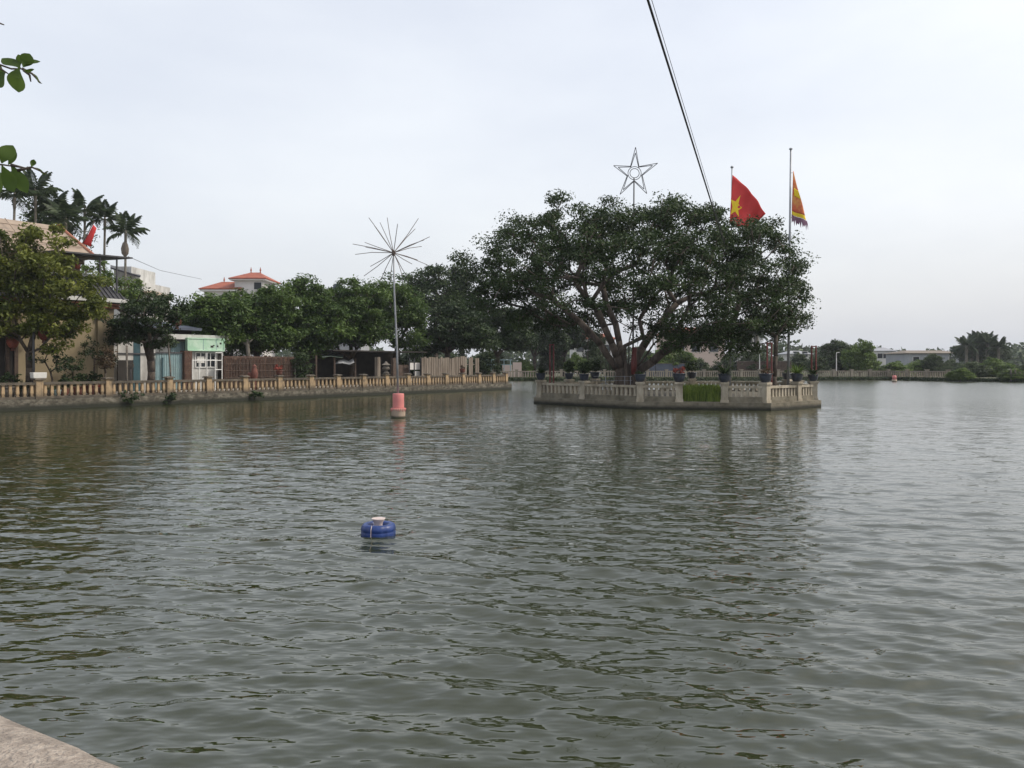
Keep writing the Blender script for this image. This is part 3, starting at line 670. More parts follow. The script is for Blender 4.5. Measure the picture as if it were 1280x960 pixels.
def potted(label, x, y, z, kind, seed, s=1.0, mpot=None, group=None):
    t = thing('potted_plant', label, 'potted plant', (x, y, z), group)
    key = 'pot'+(mpot or M_pot).name
    if key not in SHARED:
        b = MB().lathe(POTP, 16); me = bpy.data.meshes.new('pot'); me.from_pydata(b.v, [], b.f); me.materials.append(mpot or M_pot); me.shade_smooth(); SHARED[key] = me
    o = bpy.data.objects.new('pot', SHARED[key]); o.scale = (s, s, s*.95); link(o, t, (x, y, z))
    zt = .36*s
    if kind == 'spiky': me = spiky(70, .85*s, seed, L_dark, .05)
    elif kind == 'cycad': me = spiky(70, .85*s, seed, L_farlight, .045, .95)
    elif kind == 'bushy': me = bush_mesh([(0, 0, .34, .46, .46, .38), (.15, .1, .62, .3, .3, .25)], 600, .15, L_dark, seed)
    elif kind == 'flower': me = bush_mesh([(0, 0, .2, .36, .36, .2)], 240, .12, L_redflower, seed)
    elif kind == 'dry': me = bush_mesh([(0, 0, .14, .3, .3, .2)], 160, .12, L_dry, seed)
    else: me = bush_mesh([(0, 0, .12, .22, .22, .12)], 130, .10, L_mid, seed)
    o = bpy.data.objects.new('foliage', me); o.location = (0, 0, zt); link(o, t, (x, y, z))
    sm = MB(); sm.tube([(x, y, z+zt-.02), (x+.02, y, z+zt+.22*s)], [.03, .015], 5); sm.build('stem', M_bark, t)
    return t
zc = 1.395
potted('round dark pot with spiky plant on the corner pillar facing the channel', *ipts[0], zc, 'spiky', 1, 1.0)
potted('dark blue pot with bushy plant midway along the shaded island side', *ipts[1], zc, 'bushy', 2, .95)
potted('blue grey pot with low plant on the big corner pillar before the banyan trunk', *ipts[2], zc, 'low', 3, 1.0)
potted('pot with red flowers beside the tall grass gap', *ipts[3], zc, 'flower', 4, 1.12)
potted('dark round pot with arching leaves beside the tall grass gap', *ipts[4], zc, 'spiky', 5, 1.08)
potted('bowl shaped pot with dry brown plant on the pillar by the slender trunk', *ipts[5], zc, 'dry', 6, 1.12)
potted('wide pot with yellow green cycad fronds beside the tall flagpole', *ipts[6], zc, 'cycad', 7, 1.08)
potted('dark pot with spiky plant on the corner pillar jutting into open water', *ipts[7], zc, 'spiky', 8, .95)
potted('dark pot on the rear island pillar behind the tall flagpole', *ipts[9], zc, 'low', 9, .95)
potted('dark pot with drooping plant on rear pillar behind the grass gap pot', *ipts[10], zc, 'spiky', 10, .95)
potted('dark bushy pot on rear pillar behind the red flowers', *ipts[11], zc, 'bushy', 11, 1.0)
potted('dark pot with bushy plant on the rear corner pillar behind the banyan', *ipts[13], zc, 'bushy', 12, 1.05)
potted('dark pot with leafy plant on rear pillar near the channel', *ipts[14], zc, 'bushy', 13, .95)

# ------------------------------------------------------------------ things in the water
d = 33.5; fx = PX(498, d)
t = thing('pink_pylon', 'pink painted drum on a cement footing standing in the lake', 'pylon', (fx, d, -.3))
MB().lathe([(.28, -.3), (.30, .0), (.308, .25), (.312, .37), (.30, .40), (.26, .405)], 24, (fx, d, 0)).build('footing', M_floatcem, t, True)
MB().lathe([(.262, .39), (.25, .45), (.247, .75), (.247, 1.02), (.235, 1.045), (.05, 1.05)], 24, (fx, d, 0)).build('drum', M_pink, t, True)
mb = MB()
for k in range(24):
    a = k/24*6.283; mb.tube([(fx+.285*math.cos(a), d+.285*math.sin(a), .402), (fx+.31*math.cos(a), d+.31*math.sin(a), .395-.03*random.random()), (fx+.318*math.cos(a), d+.318*math.sin(a), .33-.09*random.random())], [.03, .026, .012], 5)
mb.build('paint_drips', M_pink, t, True)
t = thing('firework_ornament', 'starburst of thin rods on a tall pole above the pink drum', 'ornament', (fx, d, 1.05))
hub = P(492, 316, d)
mb = MB(); mb.tube([(fx-.02, d, 1.03), (fx-.06, d, 3), (hub.x+.03, d, 5.5), (hub.x, d, hub.z)], [.05, .045, .04, .03], 8); mb.build('pole', M_steel, t, True)
MB().lathe([(.03, -.14), (.08, -.08), (.09, 0), (.08, .07), (.02, .12)], 10, hub).build('hub', M_rust, t, True)
rods = [(461, 272), (475, 278), (484, 272), (497, 280), (523, 273), (519, 286), (537, 296), (527, 308), (441, 305), (456, 303), (444, 318), (463, 333), (455, 345), (476, 350), (487, 350), (503, 345), (515, 330), (534, 331), (468, 282), (522, 325), (510, 348), (457, 309), (530, 300)]
rs = random.Random(4)
for a, b in rods:
    l2 = math.hypot(a-492, b-316)/F*d; dep = math.sqrt(max(0, 1.95**2-l2**2))*rs.choice((-1, 1)); e = P(a, b, d); e.y += dep; e.x *= e.y/d; e.z = H+(e.z-H)*e.y/d
    mid_ = hub.lerp(e, .55)+Vector((rs.gauss(0, .025), 0, rs.gauss(0, .025)))
    MB().tube([hub, mid_, e], [.016, .015, .013], 5).build('rod', M_rust, t)
d = 10.4; bx_ = PX(473, d)
t = thing('float_pump', 'blue plastic ring float carrying a pale dish on the lake', 'float', (bx_, d, -.12))
mb = MB(); prof = [(.13, -.12), (.20, -.115), (.228, -.06), (.232, .02), (.232, .05), (.226, .06), (.232, .07), (.232, .10), (.218, .138), (.19, .155), (.15, .152), (.125, .13), (.12, .05)]
vs_ = []; n = 48
for r_, z_ in prof:
    for i in range(n):
        a = 2*math.pi*i/n; k = 1-.045*max(0, math.cos(6*a))**6*(1 if r_ > .15 else 0); vs_.append((bx_+r_*k*math.cos(a), d+r_*k*math.sin(a), z_))
mb.add(vs_, [(j*n+i, j*n+(i+1) % n, (j+1)*n+(i+1) % n, (j+1)*n+i) for j in range(len(prof)-1) for i in range(n)]+[tuple(range(n-1, -1, -1)), tuple(range((len(prof)-1)*n, len(prof)*n))])
mb.build('ring', M_blue, t, True)
MB().lathe([(.05, .04), (.055, .05), (.055, .13), (.062, .165), (.085, .205), (.095, .222), (.085, .224), (.04, .200)], 24, (bx_, d, 0)).build('dish', M_dish, t, True)
MB().tube([(bx_-.055, d-.20, .16), (bx_-.058, d-.236, .11), (bx_-.060, d-.240, .0), (bx_-.065, d-.24, -.1)], .005, 5).build('rope', M_dish, t)
d = 104; fx = PX(1118, d)
t = thing('orange_marker', 'small orange drum marker standing in the far water', 'marker', (fx, d, -.2))
MB().lathe([(.32, -.2), (.32, .3), (.27, .32)], 14, (fx, d, 0)).build('footing', M_floatcem, t, True)
MB().lathe([(.25, .3), (.25, .85), (.05, .87)], 14, (fx, d, 0)).build('drum', M_pink, t, True)

# ------------------------------------------------------------------ yellow house on the left bank
def bbox(mb, s0, s1, t0, t1, z0, z1):
    x, y = bp((s0+s1)/2, (t0+t1)/2); return mb.box(x, y, z0, abs(s1-s0), abs(t1-t0), z1-z0, ANG)
def bpt(s, t, z): x, y = bp(s, t); return Vector((x, y, z))
def brick_roof(mb, s0, s1, t0, t1, z0, z1, tr0, tr1, sr0, sr1, th=.12):
    """hip roof: eaves rectangle s0..s1,t0..t1 at z0, ridge rectangle at z1"""
    a = [bpt(s0, t0, z0), bpt(s1, t0, z0), bpt(s1, t1, z0), bpt(s0, t1, z0)]; b = [bpt(sr0, tr0, z1), bpt(sr1, tr0, z1), bpt(sr1, tr1, z1), bpt(sr0, tr1, z1)]
    c = [p-Vector((0, 0, th)) for p in a]
    return mb.add(c+a+b, [(3, 2, 1, 0), (0, 1, 5, 4), (1, 2, 6, 5), (2, 3, 7, 6), (3, 0, 4, 7), (4, 5, 9, 8), (5, 6, 10, 9), (6, 7, 11, 10), (7, 4, 8, 11), (8, 9, 10, 11)])
HT = 4.6
sE = s_of(140, HT)
hs = thing('yellow_house', 'two storey yellow house with tan hip roof behind the leafy pale tree', 'house', (*bp(0, 8), GZ))
bbox(MB(), -9, sE, HT, 11, GZ-.02, 5.75).build('wall', M_yellow, hs)
bbox(MB(), s_of(122, HT-.12), sE+.05, HT-.14, HT+.3, GZ-.02, 5.7).build('pilaster', M_yellow, hs)
bbox(MB(), s_of(22, HT-.1), s_of(41, HT-.1), HT-.12, HT+.3, GZ-.02, 5.7).build('pilaster', M_yellow, hs)
for k, (z0, z1, o_) in enumerate(((5.70, 5.86, .30), (5.89, 5.98, .45), (6.05, 6.20, .62))):
    bbox(MB(), -9.4, sE+o_, HT-o_, 11, z0, z1).build('cornice', M_trimred if k < 2 else M_white, hs)
bbox(MB(), s_of(119, HT), s_of(126, HT), HT-.2, HT-.1, 5.0, 5.65).build('loudspeaker_box', M_dark, hs)
# pent tile roof with individual courses of pan tiles
rf = MB(); e0, e1 = s_of(60, HT-.5), sE+.75
brick_roof(rf, e0, e1, HT-.5, 9.2, 6.24, 7.75, HT+1.6, 8.2, e0+.2, e1-1.0, .05); rfo = rf.build('tile_roof', M_tiledark, hs)
for k in range(int((e1-e0)/.26)):
    s_ = e0+.13+k*.26; f = min(1, max(.08, (e1-s_)/1.0))
    MB().tube([bpt(s_, HT-.5, 6.27), bpt(s_, HT-.5+2.1*f, 6.27+1.51*f)], .05, 6).build('tile_rib', M_tiledark, rfo)
bbox(MB(), e0+.2, e1-1.0, HT+1.5, HT+1.75, 7.68, 7.88).build('ridge_cap', M_white, rfo)
bbox(MB(), e0, e1, HT-.56, HT-.48, 6.14, 6.28).build('eave_board', M_white, rfo)
# upper storey
UT = HT+2.0
s2 = s_of(105, UT)
bbox(MB(), -9, s2-.3, UT, 12, 6.1, 9.0).build('upper_wall', M_yellow, hs)
bbox(MB(), s2-.7, s2-.25, UT-.06, UT+.4, 6.1, 8.9).build('pilaster', M_yellow, hs)
bbox(MB(), s_of(78, UT), s_of(92, UT), UT-.05, UT+.1, 6.9, 8.4).build('window', M_glassdark, hs)
ur = MB(); brick_roof(ur, -10.5, s2+.3, UT-.7, 13, 8.95, 11.1, 9.4, 9.7, -8, s_of(72, 9.5), .15); uro = ur.build('roof', M_rooftan, hs)
for k in range(3):
    f = (k+1)/4; MB().tube([bpt(-10.2, UT-.7+f*2.85, 8.99+f*2.15), bpt(s2+.3-f*1.6, UT-.7+f*2.85, 8.99+f*2.15)], .035, 5).build('roof_batten', M_rooftan, uro)
for k in range(9):
    s_ = -7.5+k*1.35
    MB().tube([bpt(s_, UT-.7, 9.0), bpt(s_*.97-.1, UT+2.0, 11.0)], .03, 5).build('roof_seam', M_rooftan, uro)
MB().tube([bpt(s2+.3, UT-.7, 9.0), bpt(s_of(72, 9.5), 9.4, 11.15)], .09, 6).build('hip_cap', M_trimred, uro)
aw = MB(); g = [[bpt(s_, t_, 8.86+.02*(s_-3)+.05*(t_-UT)) for t_ in (UT-2.2, UT+2)] for s_ in (s_of(68, UT-2.2), s_of(166, UT-2.2))]
aw.sheet(g, (0, 0, .09)).build('awning', M_awning, hs)
for p in (125, 146): MB().tube([bpt(s_of(p, UT-2), UT-2, 7.0 if p < 140 else 6.25), bpt(s_of(p, UT-2), UT-2, 8.95)], .05, 6).build('awning_post', M_darksteel, hs)
# doorway
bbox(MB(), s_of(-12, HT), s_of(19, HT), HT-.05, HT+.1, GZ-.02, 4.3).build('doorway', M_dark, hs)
for p in (9, 20): bbox(MB(), s_of(p, HT-.1)-.09, s_of(p, HT-.1)+.09, HT-.16, HT, GZ-.02, 4.4).build('door_post', M_stick, hs)
for p, y_, lab in ((16, 428, 'red lantern hanging at the yellow house doorway'), (55, 418, 'red lantern hanging under the pale leafy tree'), (221, 402, 'orange red lantern hanging in the dark round tree')):
    t_ = 3.6 if p < 30 else 1.6; x, y = bpx(p, t_); z = PZ(y_, y)
    l_ = thing('lantern', lab, 'lantern', (x, y, z-.3), 'red lanterns along the bank')
    MB().lathe([(.12, -.30), (.22, -.2), (.30, 0), (.28, .14), (.15, .26), (.10, .28)], 12, (x, y, z)).build('shade', M_lantern, l_, True)
    MB().lathe([(.33, .20), (.30, .27), (.10, .36), (.03, .40)], 12, (x, y, z)).build('cap', M_terra, l_, True)
    MB().lathe([(.11, -.46), (.09, -.30)], 8, (x, y, z)).build('tassel', M_terra, l_, True)
    MB().tube([(x, y, z+.38), (x, y, z+1.5)], .012, 4).build('cord', M_cable, l_)
x, y = bpx(97, 5.3); z = PZ(330, y)
t = thing('bell_lamp', 'brown dome topped lamp on the yellow upper storey', 'lamp', (x, y, z))
MB().lathe([(.34, .0), (.34, .08), (.26, .22), (.08, .32), (.02, .36)], 14, (x, y, z)).build('dome', M_stick, t, True)
MB().lathe([(.14, -.30), (.17, -.05), (.17, .02)], 10, (x, y, z)).build('shade', M_lantern, t, True)
MB().tube([(x, y, z+.3), (*bpx(97, UT+.1), z+.32)], .03, 5).build('bracket', M_darksteel, t)
# small red flag by the palms
xf, yf = bpx(100, 8.6)
t = thing('small_flag', 'small red flag leaning on a staff over the tan roof', 'flag', (xf, yf, 8.9))
tp = P(118, 276, yf); bt = P(92, 330, yf); bt.z = max(bt.z, 9.0)
MB().tube([bt, tp], .03, 5).build('staff', M_rust, t)
g = [[bt.lerp(tp, .42+.55*i/6)+Vector((j*(.05+.022*(6-i)), .05*math.sin(j+i*.8), -j*.07-.03*i)) for j in range(4)] for i in range(7)]
MB().sheet(g, (0, .012, 0)).build('cloth', M_flag, t, True)

# ------------------------------------------------------------------ shed, gate, brick wall
ST = 6.5
sh = thing('white_shed', 'stained white shed with barred window under a pale green sign', 'shed', (*bp(s_of(250, ST), ST+2), GZ))
sa, sb, sc2 = s_of(213, ST), s_of(237, ST), s_of(285, ST)
zt = zb(260, 419, ST)
bbox(MB(), sa-6.5, sc2, ST+.6, ST+4, GZ-.02, zt-.2).build('rear_wall', M_white, sh)
bbox(MB(), sb, s_of(279, ST), ST, ST+.7, GZ-.02, zt-.05).build('wall', M_white, sh)
bbox(MB(), sa-.3, sc2, ST-.08, ST+.62, zb(260, 425, ST), zt).build('parapet', M_white, sh)
wa, wb, z0, z1 = s_of(244, ST), s_of(268.5, ST), zb(256, 459, ST), zb(256, 441, ST)
wn = bbox(MB(), wa, wb, ST-.03, ST+.2, z0, z1).build('window', M_glassdark, sh)
for k in range(5):
    s_ = wa+(wb-wa)*k/4; bbox(MB(), s_-.03, s_+.03, ST-.07, ST-.02, z0, z1).build('window_bar', M_whitepaint, wn)
for k in range(3):
    z_ = z0+(z1-z0)*k/2; bbox(MB(), wa-.04, wb+.04, ST-.075, ST-.025, z_-.03, z_+.03).build('window_rail', M_whitepaint, wn)
bbox(MB(), s_of(246, ST), s_of(255, ST), ST-.05, ST-.031, z0+.3, z1-.25).build('torn_paper', M_styro, wn)
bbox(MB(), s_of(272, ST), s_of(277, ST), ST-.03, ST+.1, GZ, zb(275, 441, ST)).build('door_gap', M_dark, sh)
rf = MB(); g = [[bpt(s_, t_, z_) for t_, z_ in ((ST-.2, zt+.35), (ST+4.4, zt+1.0))] for s_ in (sa-6.8, sc2-2.2)]
rf.sheet(g, (0, 0, .08)).build('roof', M_blueroof, sh)
bbox(MB(), sa-6.8, sc2-2.2, ST-.25, ST-.17, zt+.28, zt+.46).build('gutter', M_blueroof, sh)
bbox(MB(), sa-6.6, sc2-2.4, ST+.7, ST+.9, zt-.3, zt+.5).build('gable_strip', M_dark, sh)
# sign box
sg = thing('sign_box', 'peeling pale green light box sign on the white shed front', 'sign', (*bp(s_of(257, ST-.3), ST-.3), zb(257, 438, ST-.3)))
g0, g1, gz0, gz1 = s_of(234.5, ST-.3), s_of(279.5, ST-.3), zb(257, 438, ST-.3), zb(257, 423.5, ST-.3)
bbox(MB(), g0, g1, ST-.34, ST-.07, gz0, gz1).build('panel', M_sign, sg)
for a, b, c, d_ in ((g0-.03, g1+.03, gz1-.03, gz1+.05), (g0-.03, g1+.03, gz0-.05, gz0+.03), (g0-.05, g0+.02, gz0, gz1), (g1-.02, g1+.05, gz0, gz1)):
    bbox(MB(), a, b, ST-.38, ST-.1, c, d_).build('frame', M_sign, sg)
for f in (.42, .78):
    s_ = g0+(g1-g0)*f; bbox(MB(), s_-.015, s_+.015, ST-.352, ST-.33, gz0, gz1).build('seam', M_paleblue, sg)
for a, b, c, e in ((.62, .70, .25, .42), (.88, .93, .55, .70), (.80, .84, .30, .45), (.68, .73, .40, .48)):     # torn holes
    bbox(MB(), g0+(g1-g0)*a, g0+(g1-g0)*b, ST-.349, ST-.33, gz0+(gz1-gz0)*c, gz0+(gz1-gz0)*e).build('torn_patch', M_dark, sg)
# brick gate pier, corrugated gate
pr = thing('brick_pier', 'dark brick gate pier between blue gate and white shed', 'pier', (*bp(s_of(233, 5.6), 5.6), GZ))
p0, p1 = s_of(228.5, 5.6), s_of(238.5, 5.6); zp = zb(233, 438, 5.6)
bbox(MB(), p0+.02, p1-.02, 5.42, 5.98, GZ-.02, zp-.02).build('core', M_brick, pr)
for r_ in range(int((zp-GZ)/.13)):
    for k in range(3):
        wd = (p1-p0)/3; off = wd*.5 if r_ % 2 else 0; a = max(p0, p0+k*wd-off); b = min(p1, p0+(k+1)*wd-off+(.0 if k < 2 else off))
        if b-a < .06: continue
        bbox(MB(), a+.012, b-.012, 5.40+.008*random.random(), 5.7, GZ+r_*.13+.012, GZ+r_*.13+.12).build('brick', M_brick, pr)
gt = thing('sheet_gate', 'pale blue corrugated metal gate beside the brick pier', 'gate', (*bp(s_of(210, 5.7), 5.7), GZ))
def corrugated(s0, s1, t, z0, z1, parent, m, name='sheet', pitch=.16):
    g = [[], []]; n = int(abs(s1-s0)/pitch*4)
    for k in range(n+1):
        s_ = s0+(s1-s0)*k/n; t_ = t+.025*math.sin(k*math.pi/2)
        g[0].append(bpt(s_, t_, z0)); g[1].append(bpt(s_, t_, z1))
    return MB().sheet(g, (0, .01, 0)).build(name, m, parent)
zg = zb(210, 441.5, 5.7)
corrugated(s_of(194.5, 5.7), s_of(212, 5.7), 5.7, GZ+.05, zg, gt, M_paleblue)
corrugated(s_of(212.2, 5.7), s_of(228, 5.7), 5.7, GZ+.05, zg, gt, M_paleblue)
bbox(MB(), s_of(194, 5.7), s_of(228.3, 5.7), 5.62, 5.68, zg-.02, zg+.08).build('top_rail', M_darksteel, gt)
MB().tube([bpt(s_of(203, 5.6), 5.6, GZ-.02), bpt(s_of(203, 5.6), 5.6, zb(203, 447, 5.6))], .05, 6).build('gate_post', M_teal, gt)
gu = thing('corrugated_screen', 'pale blue corrugated upper panel under the shed parapet', 'screen', (*bp(s_of(224, 7), 6.98), zg))
corrugated(s_of(214, 6.98), s_of(232, 6.98), 6.98, zg, zb(222, 427, 6.98), gu, M_paleblue)
dr = thing('shed_lean_to', 'lean-to front with white boards and teal curtain behind the dark round tree', 'lean-to', (*bp(s_of(168, 6), 6.0), GZ))
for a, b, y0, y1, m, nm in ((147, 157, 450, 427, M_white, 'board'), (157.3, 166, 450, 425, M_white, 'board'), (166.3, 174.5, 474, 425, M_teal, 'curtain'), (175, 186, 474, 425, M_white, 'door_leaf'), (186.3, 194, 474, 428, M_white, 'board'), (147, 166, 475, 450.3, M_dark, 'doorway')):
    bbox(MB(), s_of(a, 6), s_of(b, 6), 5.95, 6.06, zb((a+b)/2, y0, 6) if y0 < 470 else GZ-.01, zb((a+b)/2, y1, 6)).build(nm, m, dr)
bbox(MB(), s_of(146, 6), s_of(196, 6), 5.88, 5.93, zb(170, 443, 6), zb(170, 443, 6)+.09).build('rail', M_darksteel, dr)
# white pipe gate frame
gf = thing('pipe_frame', 'white pipe gate frame standing before the shed window', 'gate', (*bp(s_of(258, 4.6), 4.6), GZ))
for p in (240.5, 249, 258.5, 269, 277.5):
    MB().tube([bpt(s_of(p, 4.6), 4.6, GZ-.02), bpt(s_of(p, 4.6), 4.6, zb(p, 441 if p > 270 else 450.5 if p != 258.5 else 441, 4.6))], .035, 6).build('upright', M_whitepaint, gf)
for p, q, y_ in ((269, 277.5, 441), (240.5, 277.5, 450.5), (269, 277.5, 462)):
    MB().tube([bpt(s_of(p, 4.6), 4.6, zb(p, y_, 4.6)), bpt(s_of(q, 4.6), 4.6, zb(q, y_, 4.6))], .03, 6).build('bar', M_whitepaint, gf)
# brown wattle fence in front of a brick wall
bw = thing('brick_wall', 'old dark brick garden wall with dry stick lattice', 'wall', (*bp(s_of(328, 5.5), 5.5), GZ))
w0, w1 = s_of(281, 5.5), s_of(371, 5.5); zw = zb(325, 445.5, 5.5)
bbox(MB(), w0, w1, 5.55, 5.8, GZ-.02, zw).build('wall', M_brick, bw)
rs = random.Random(9)
n = 60
for k in range(n):
    s_ = w0+(w1-w0)*(k+.5)/n+rs.gauss(0, .03); lean_ = rs.gauss(0, .04)
    MB().tube([bpt(s_, 5.47, GZ-.02), bpt(s_+lean_, 5.46, zw-.35+.45*rs.random())], .018+.012*rs.random(), 4).build('stick', M_stick, bw)
for k in range(5):
    z_ = GZ+.3+(zw-GZ-.4)*k/4; MB().tube([bpt(w0, 5.43, z_), bpt((w0+w1)/2, 5.42, z_+rs.gauss(0, .04)), bpt(w1, 5.43, z_+rs.gauss(0, .04))], .022, 4).build('lattice_bar', M_stick, bw)
MB().tube([bpt(s_of(369, 5.3), 5.3, GZ-.02), bpt(s_of(369, 5.3), 5.3, zw)], .05, 6).build('end_post', M_stone, bw)
# dead stub of a tree above the wall
x, y = bpx(311, 6.2)
t = thing('dead_stump', 'pale dead lopped trunk rising above the brick wall', 'stump', (x, y, GZ))
mb = MB(); mb.tube([(x+.1, y, GZ-.02), (x+.05, y, 2.2), (x-.1, y, zb(309, 432, 6.2)), (x-.12, y, zb(309, 424, 6.2))], [.19, .17, .15, .13], 8); mb.tube([(x-.1, y, zb(309, 432, 6.2)), (x-.5, y-.1, zb(309, 426, 6.2))], [.09, .06], 6); mb.tube([(x-.1, y, zb(309, 430, 6.2)), (x+.3, y-.1, zb(309, 424, 6.2))], [.08, .05], 6)
mb.build('trunk', M_palmtrunk, t, True)
# red painted jar
x, y = bpx(318, 1.3)
t = thing('red_jar', 'red painted tall jar standing before the brick wall', 'jar', (x, y, GZ))
MB().lathe([(.16, 0), (.18, .25), (.15, .55), (.20, .8), (.24, 1.1), (.20, 1.35), (.12, 1.5), (.15, 1.58), (.10, 1.66), (.02, 1.72)], 12, (x, y, GZ-.01)).build('body', M_terra, t, True)
MB().lathe([(.09, .7), (.16, .85), (.15, 1.1), (.07, 1.2)], 10, (x-.30, y, GZ)).build('side_bowl', M_terra, t, True)
MB().tube([(x-.30, y, GZ+.75), (x, y, GZ+.7)], .05, 6).build('side_arm', M_terra, t)
# ornaments on the pillars of the left bank
def on_pillar(i): return pil[i][0], pil[i][1], 1.615
potted('terracotta pot with red leaves on a bank pillar before the brick wall', *on_pillar(7), 'flower', 31, .72, M_terra)
potted('small terracotta pot with brown plant on a bank pillar before the plank fence', *on_pillar(15), 'dry', 32, .85, M_terra)
x, y, z = on_pillar(11)
t = thing('stone_lantern', 'carved stone lantern urn on a bank pillar beside the tall thin pole', 'urn', (x, y, z))
MB().lathe([(.22, 0), (.25, .08), (.12, .16), (.14, .26), (.28, .34), (.30, .46), (.22, .50), (.20, .60), (.36, .68), (.16, .80), (.05, .95)], 10, (x, y, z)).build('body', M_stone, t)
x, y, z = on_pillar(2)
t = thing('foam_box', 'white foam planter box on the bank pillar by the yellow house', 'box', (x, y, z))
MB().box(x, y, z-.005, .62, .40, .30, ANG, 1.06).build('box', M_styro, t, bevel=.02)
MB().box(x, y, z+.29, .52, .32, .012, ANG).build('soil', M_ground, t)
# pots along the house front
PL = [(62, 1.4, 'low', .8, M_stone, 'grey pot with low plant beside the white foam box'), (70, 1.4, 'low', .85, M_paleblue, 'pale blue bowl pot behind the balustrade near the foam box'),
      (80, 1.8, 'bushy', .95, M_terra, 'terracotta pot with leafy plant against the yellow wall'), (97, 2.0, 'bushy', 1.15, M_terra, 'tall bushy terracotta pot midway along the yellow wall'),
      (116, 2.0, 'bushy', 1.3, M_terra, 'wide terracotta pot with bonsai below the yellow pilaster'), (130, .8, 'flower', 1.0, M_terra, 'red flowering pot by the end pilaster of the yellow house'), (28, 1.6, 'spiky', 1.1, M_stone, 'dark spiky plant in a pot near the house doorway'), (10, 1.4, 'bushy', 1.4, M_stone, 'big dark bushy pot below the doorway lantern')]
for k, (p, t_, kd, s_, m, lab) in enumerate(PL):
    x, y = bpx(p, t_); potted(lab, x, y, GZ-.005, kd, 50+k, s_, m)
for k, (p, t_, ell, h, lab) in enumerate(((118, 2.8, [(0, 0, 2.6, .85, .6, .75), (.9, -.2, 1.9, .6, .5, .5)], 2.0, 'dark bonsai like shrub against the yellow wall'), (66, 1.0, [(-.1, 0, 2.1, .8, .5, .6), (.5, 0, 1.6, .5, .4, .4)], 1.3, 'loose dark shrub rising behind the foam box'), (90, 2.4, [(0, 0, 1.7, .6, .4, .5)], 1.1, 'thin airy shrub in front of the bare yellow wall'), (132, 1.4, [(0, 0, 2.0, .55, .4, .9)], 1.2, 'sparse reddish shrub at the end pilaster'))):
    x, y = bpx(p, t_)
    tree('shrub', lab, 'shrub', (x, y, GZ), ell, 26, 26, .15, L_dark if k != 3 else L_dry, .05, h, 70+k, .28, wl=.3, step=.4)
# poles on the bank
x, y = bpx(42, .75)
t = thing('lamp_pole', 'thin dark iron pole rising through the pale leafy tree', 'pole', (x, y, GZ)); mb = MB(); pole(mb, x, y, GZ-.02, zb(42, 395, .75), .07, .05); mb.build('shaft', M_darksteel, t, True)
MB().lathe([(.11, 0), (.11, .2), (.08, .25)], 10, (x, y, GZ-.02)).build('foot', M_darksteel, t)
x, y = bpx(213, .9)
t = thing('leaning_pole', 'thin leaning grey pole behind the bank beside the blue gate', 'pole', (x, y, GZ)); MB().tube([(x+.05, y, GZ-.02), (x, y, 2), (x-.2, y, zb(210, 410, .9))], [.06, .05, .04], 7).build('shaft', M_stone, t, True)
x, y = bpx(158.5, 1.0)
t = thing('grey_post', 'straight grey pipe post before the lean-to white boards', 'post', (x, y, GZ)); mb = MB(); pole(mb, x, y, GZ-.02, zb(158, 432, 1.), .06); mb.build('shaft', M_stone, t, True)
x, y = bpx(163.5, 1.3)
t = thing('round_sign', 'small round grey disc sign on a post by the dark tree', 'sign', (x, y, GZ)); mb = MB(); pole(mb, x, y, GZ-.02, zb(163, 452, 1.3), .03); mb.build('post', M_darksteel, t, True)
c = P(163.5, 457, y-.05); MB().tube([c, c+Vector((0, .03, 0))], .18, 16).build('disc', M_stone, t)

# dark sheds under the trees
ds = thing('dark_shelter', 'dark open shelter with tarps under the longan trees', 'shelter', (*bp(s_of(425, 9), 9), GZ))
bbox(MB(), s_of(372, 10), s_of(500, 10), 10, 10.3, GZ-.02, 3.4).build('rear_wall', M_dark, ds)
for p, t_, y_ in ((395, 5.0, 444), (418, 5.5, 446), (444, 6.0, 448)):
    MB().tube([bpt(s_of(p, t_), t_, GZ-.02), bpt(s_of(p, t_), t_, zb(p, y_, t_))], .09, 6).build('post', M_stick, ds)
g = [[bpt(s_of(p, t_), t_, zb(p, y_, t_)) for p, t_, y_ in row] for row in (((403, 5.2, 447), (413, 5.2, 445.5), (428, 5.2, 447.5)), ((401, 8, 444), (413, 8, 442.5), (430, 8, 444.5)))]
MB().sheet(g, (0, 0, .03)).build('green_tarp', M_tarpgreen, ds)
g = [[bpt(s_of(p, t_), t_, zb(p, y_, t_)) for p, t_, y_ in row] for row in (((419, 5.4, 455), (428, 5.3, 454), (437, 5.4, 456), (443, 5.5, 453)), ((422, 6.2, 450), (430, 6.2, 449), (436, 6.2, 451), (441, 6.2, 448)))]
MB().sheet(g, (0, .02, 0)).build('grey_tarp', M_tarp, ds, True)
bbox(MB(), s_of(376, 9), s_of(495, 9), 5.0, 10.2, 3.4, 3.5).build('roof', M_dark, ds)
x, y = bpx(472, 2.2)
t = thing('timber_post', 'thick weathered timber post before the dark shelter', 'post', (x, y, GZ)); MB().box(x, y, GZ-.02, .34, .34, zb(472, 446, 2.2)-GZ, ANG, .9).build('shaft', M_plank, t)
x, y = bpx(492, 3.0)
t = thing('timber_post', 'brick red timber post just behind the tall thin pole', 'post', (x, y, GZ)); MB().box(x, y, GZ-.02, .36, .3, zb(492, 447, 3.)-GZ, ANG, .95).build('shaft', M_stick, t)
t = thing('low_brick_wall', 'low plain brown wall between tall pole and white board', 'wall', (*bp(s_of(504, 4), 4), GZ)); bbox(MB(), s_of(496, 4), s_of(512, 4), 4, 4.2, GZ-.02, zb(504, 456, 4)).build('wall', M_stick, t)
t = thing('white_board', 'white board gate with a dark frame beside the plank fence', 'gate', (*bp(s_of(518, 3.6), 3.6), GZ))
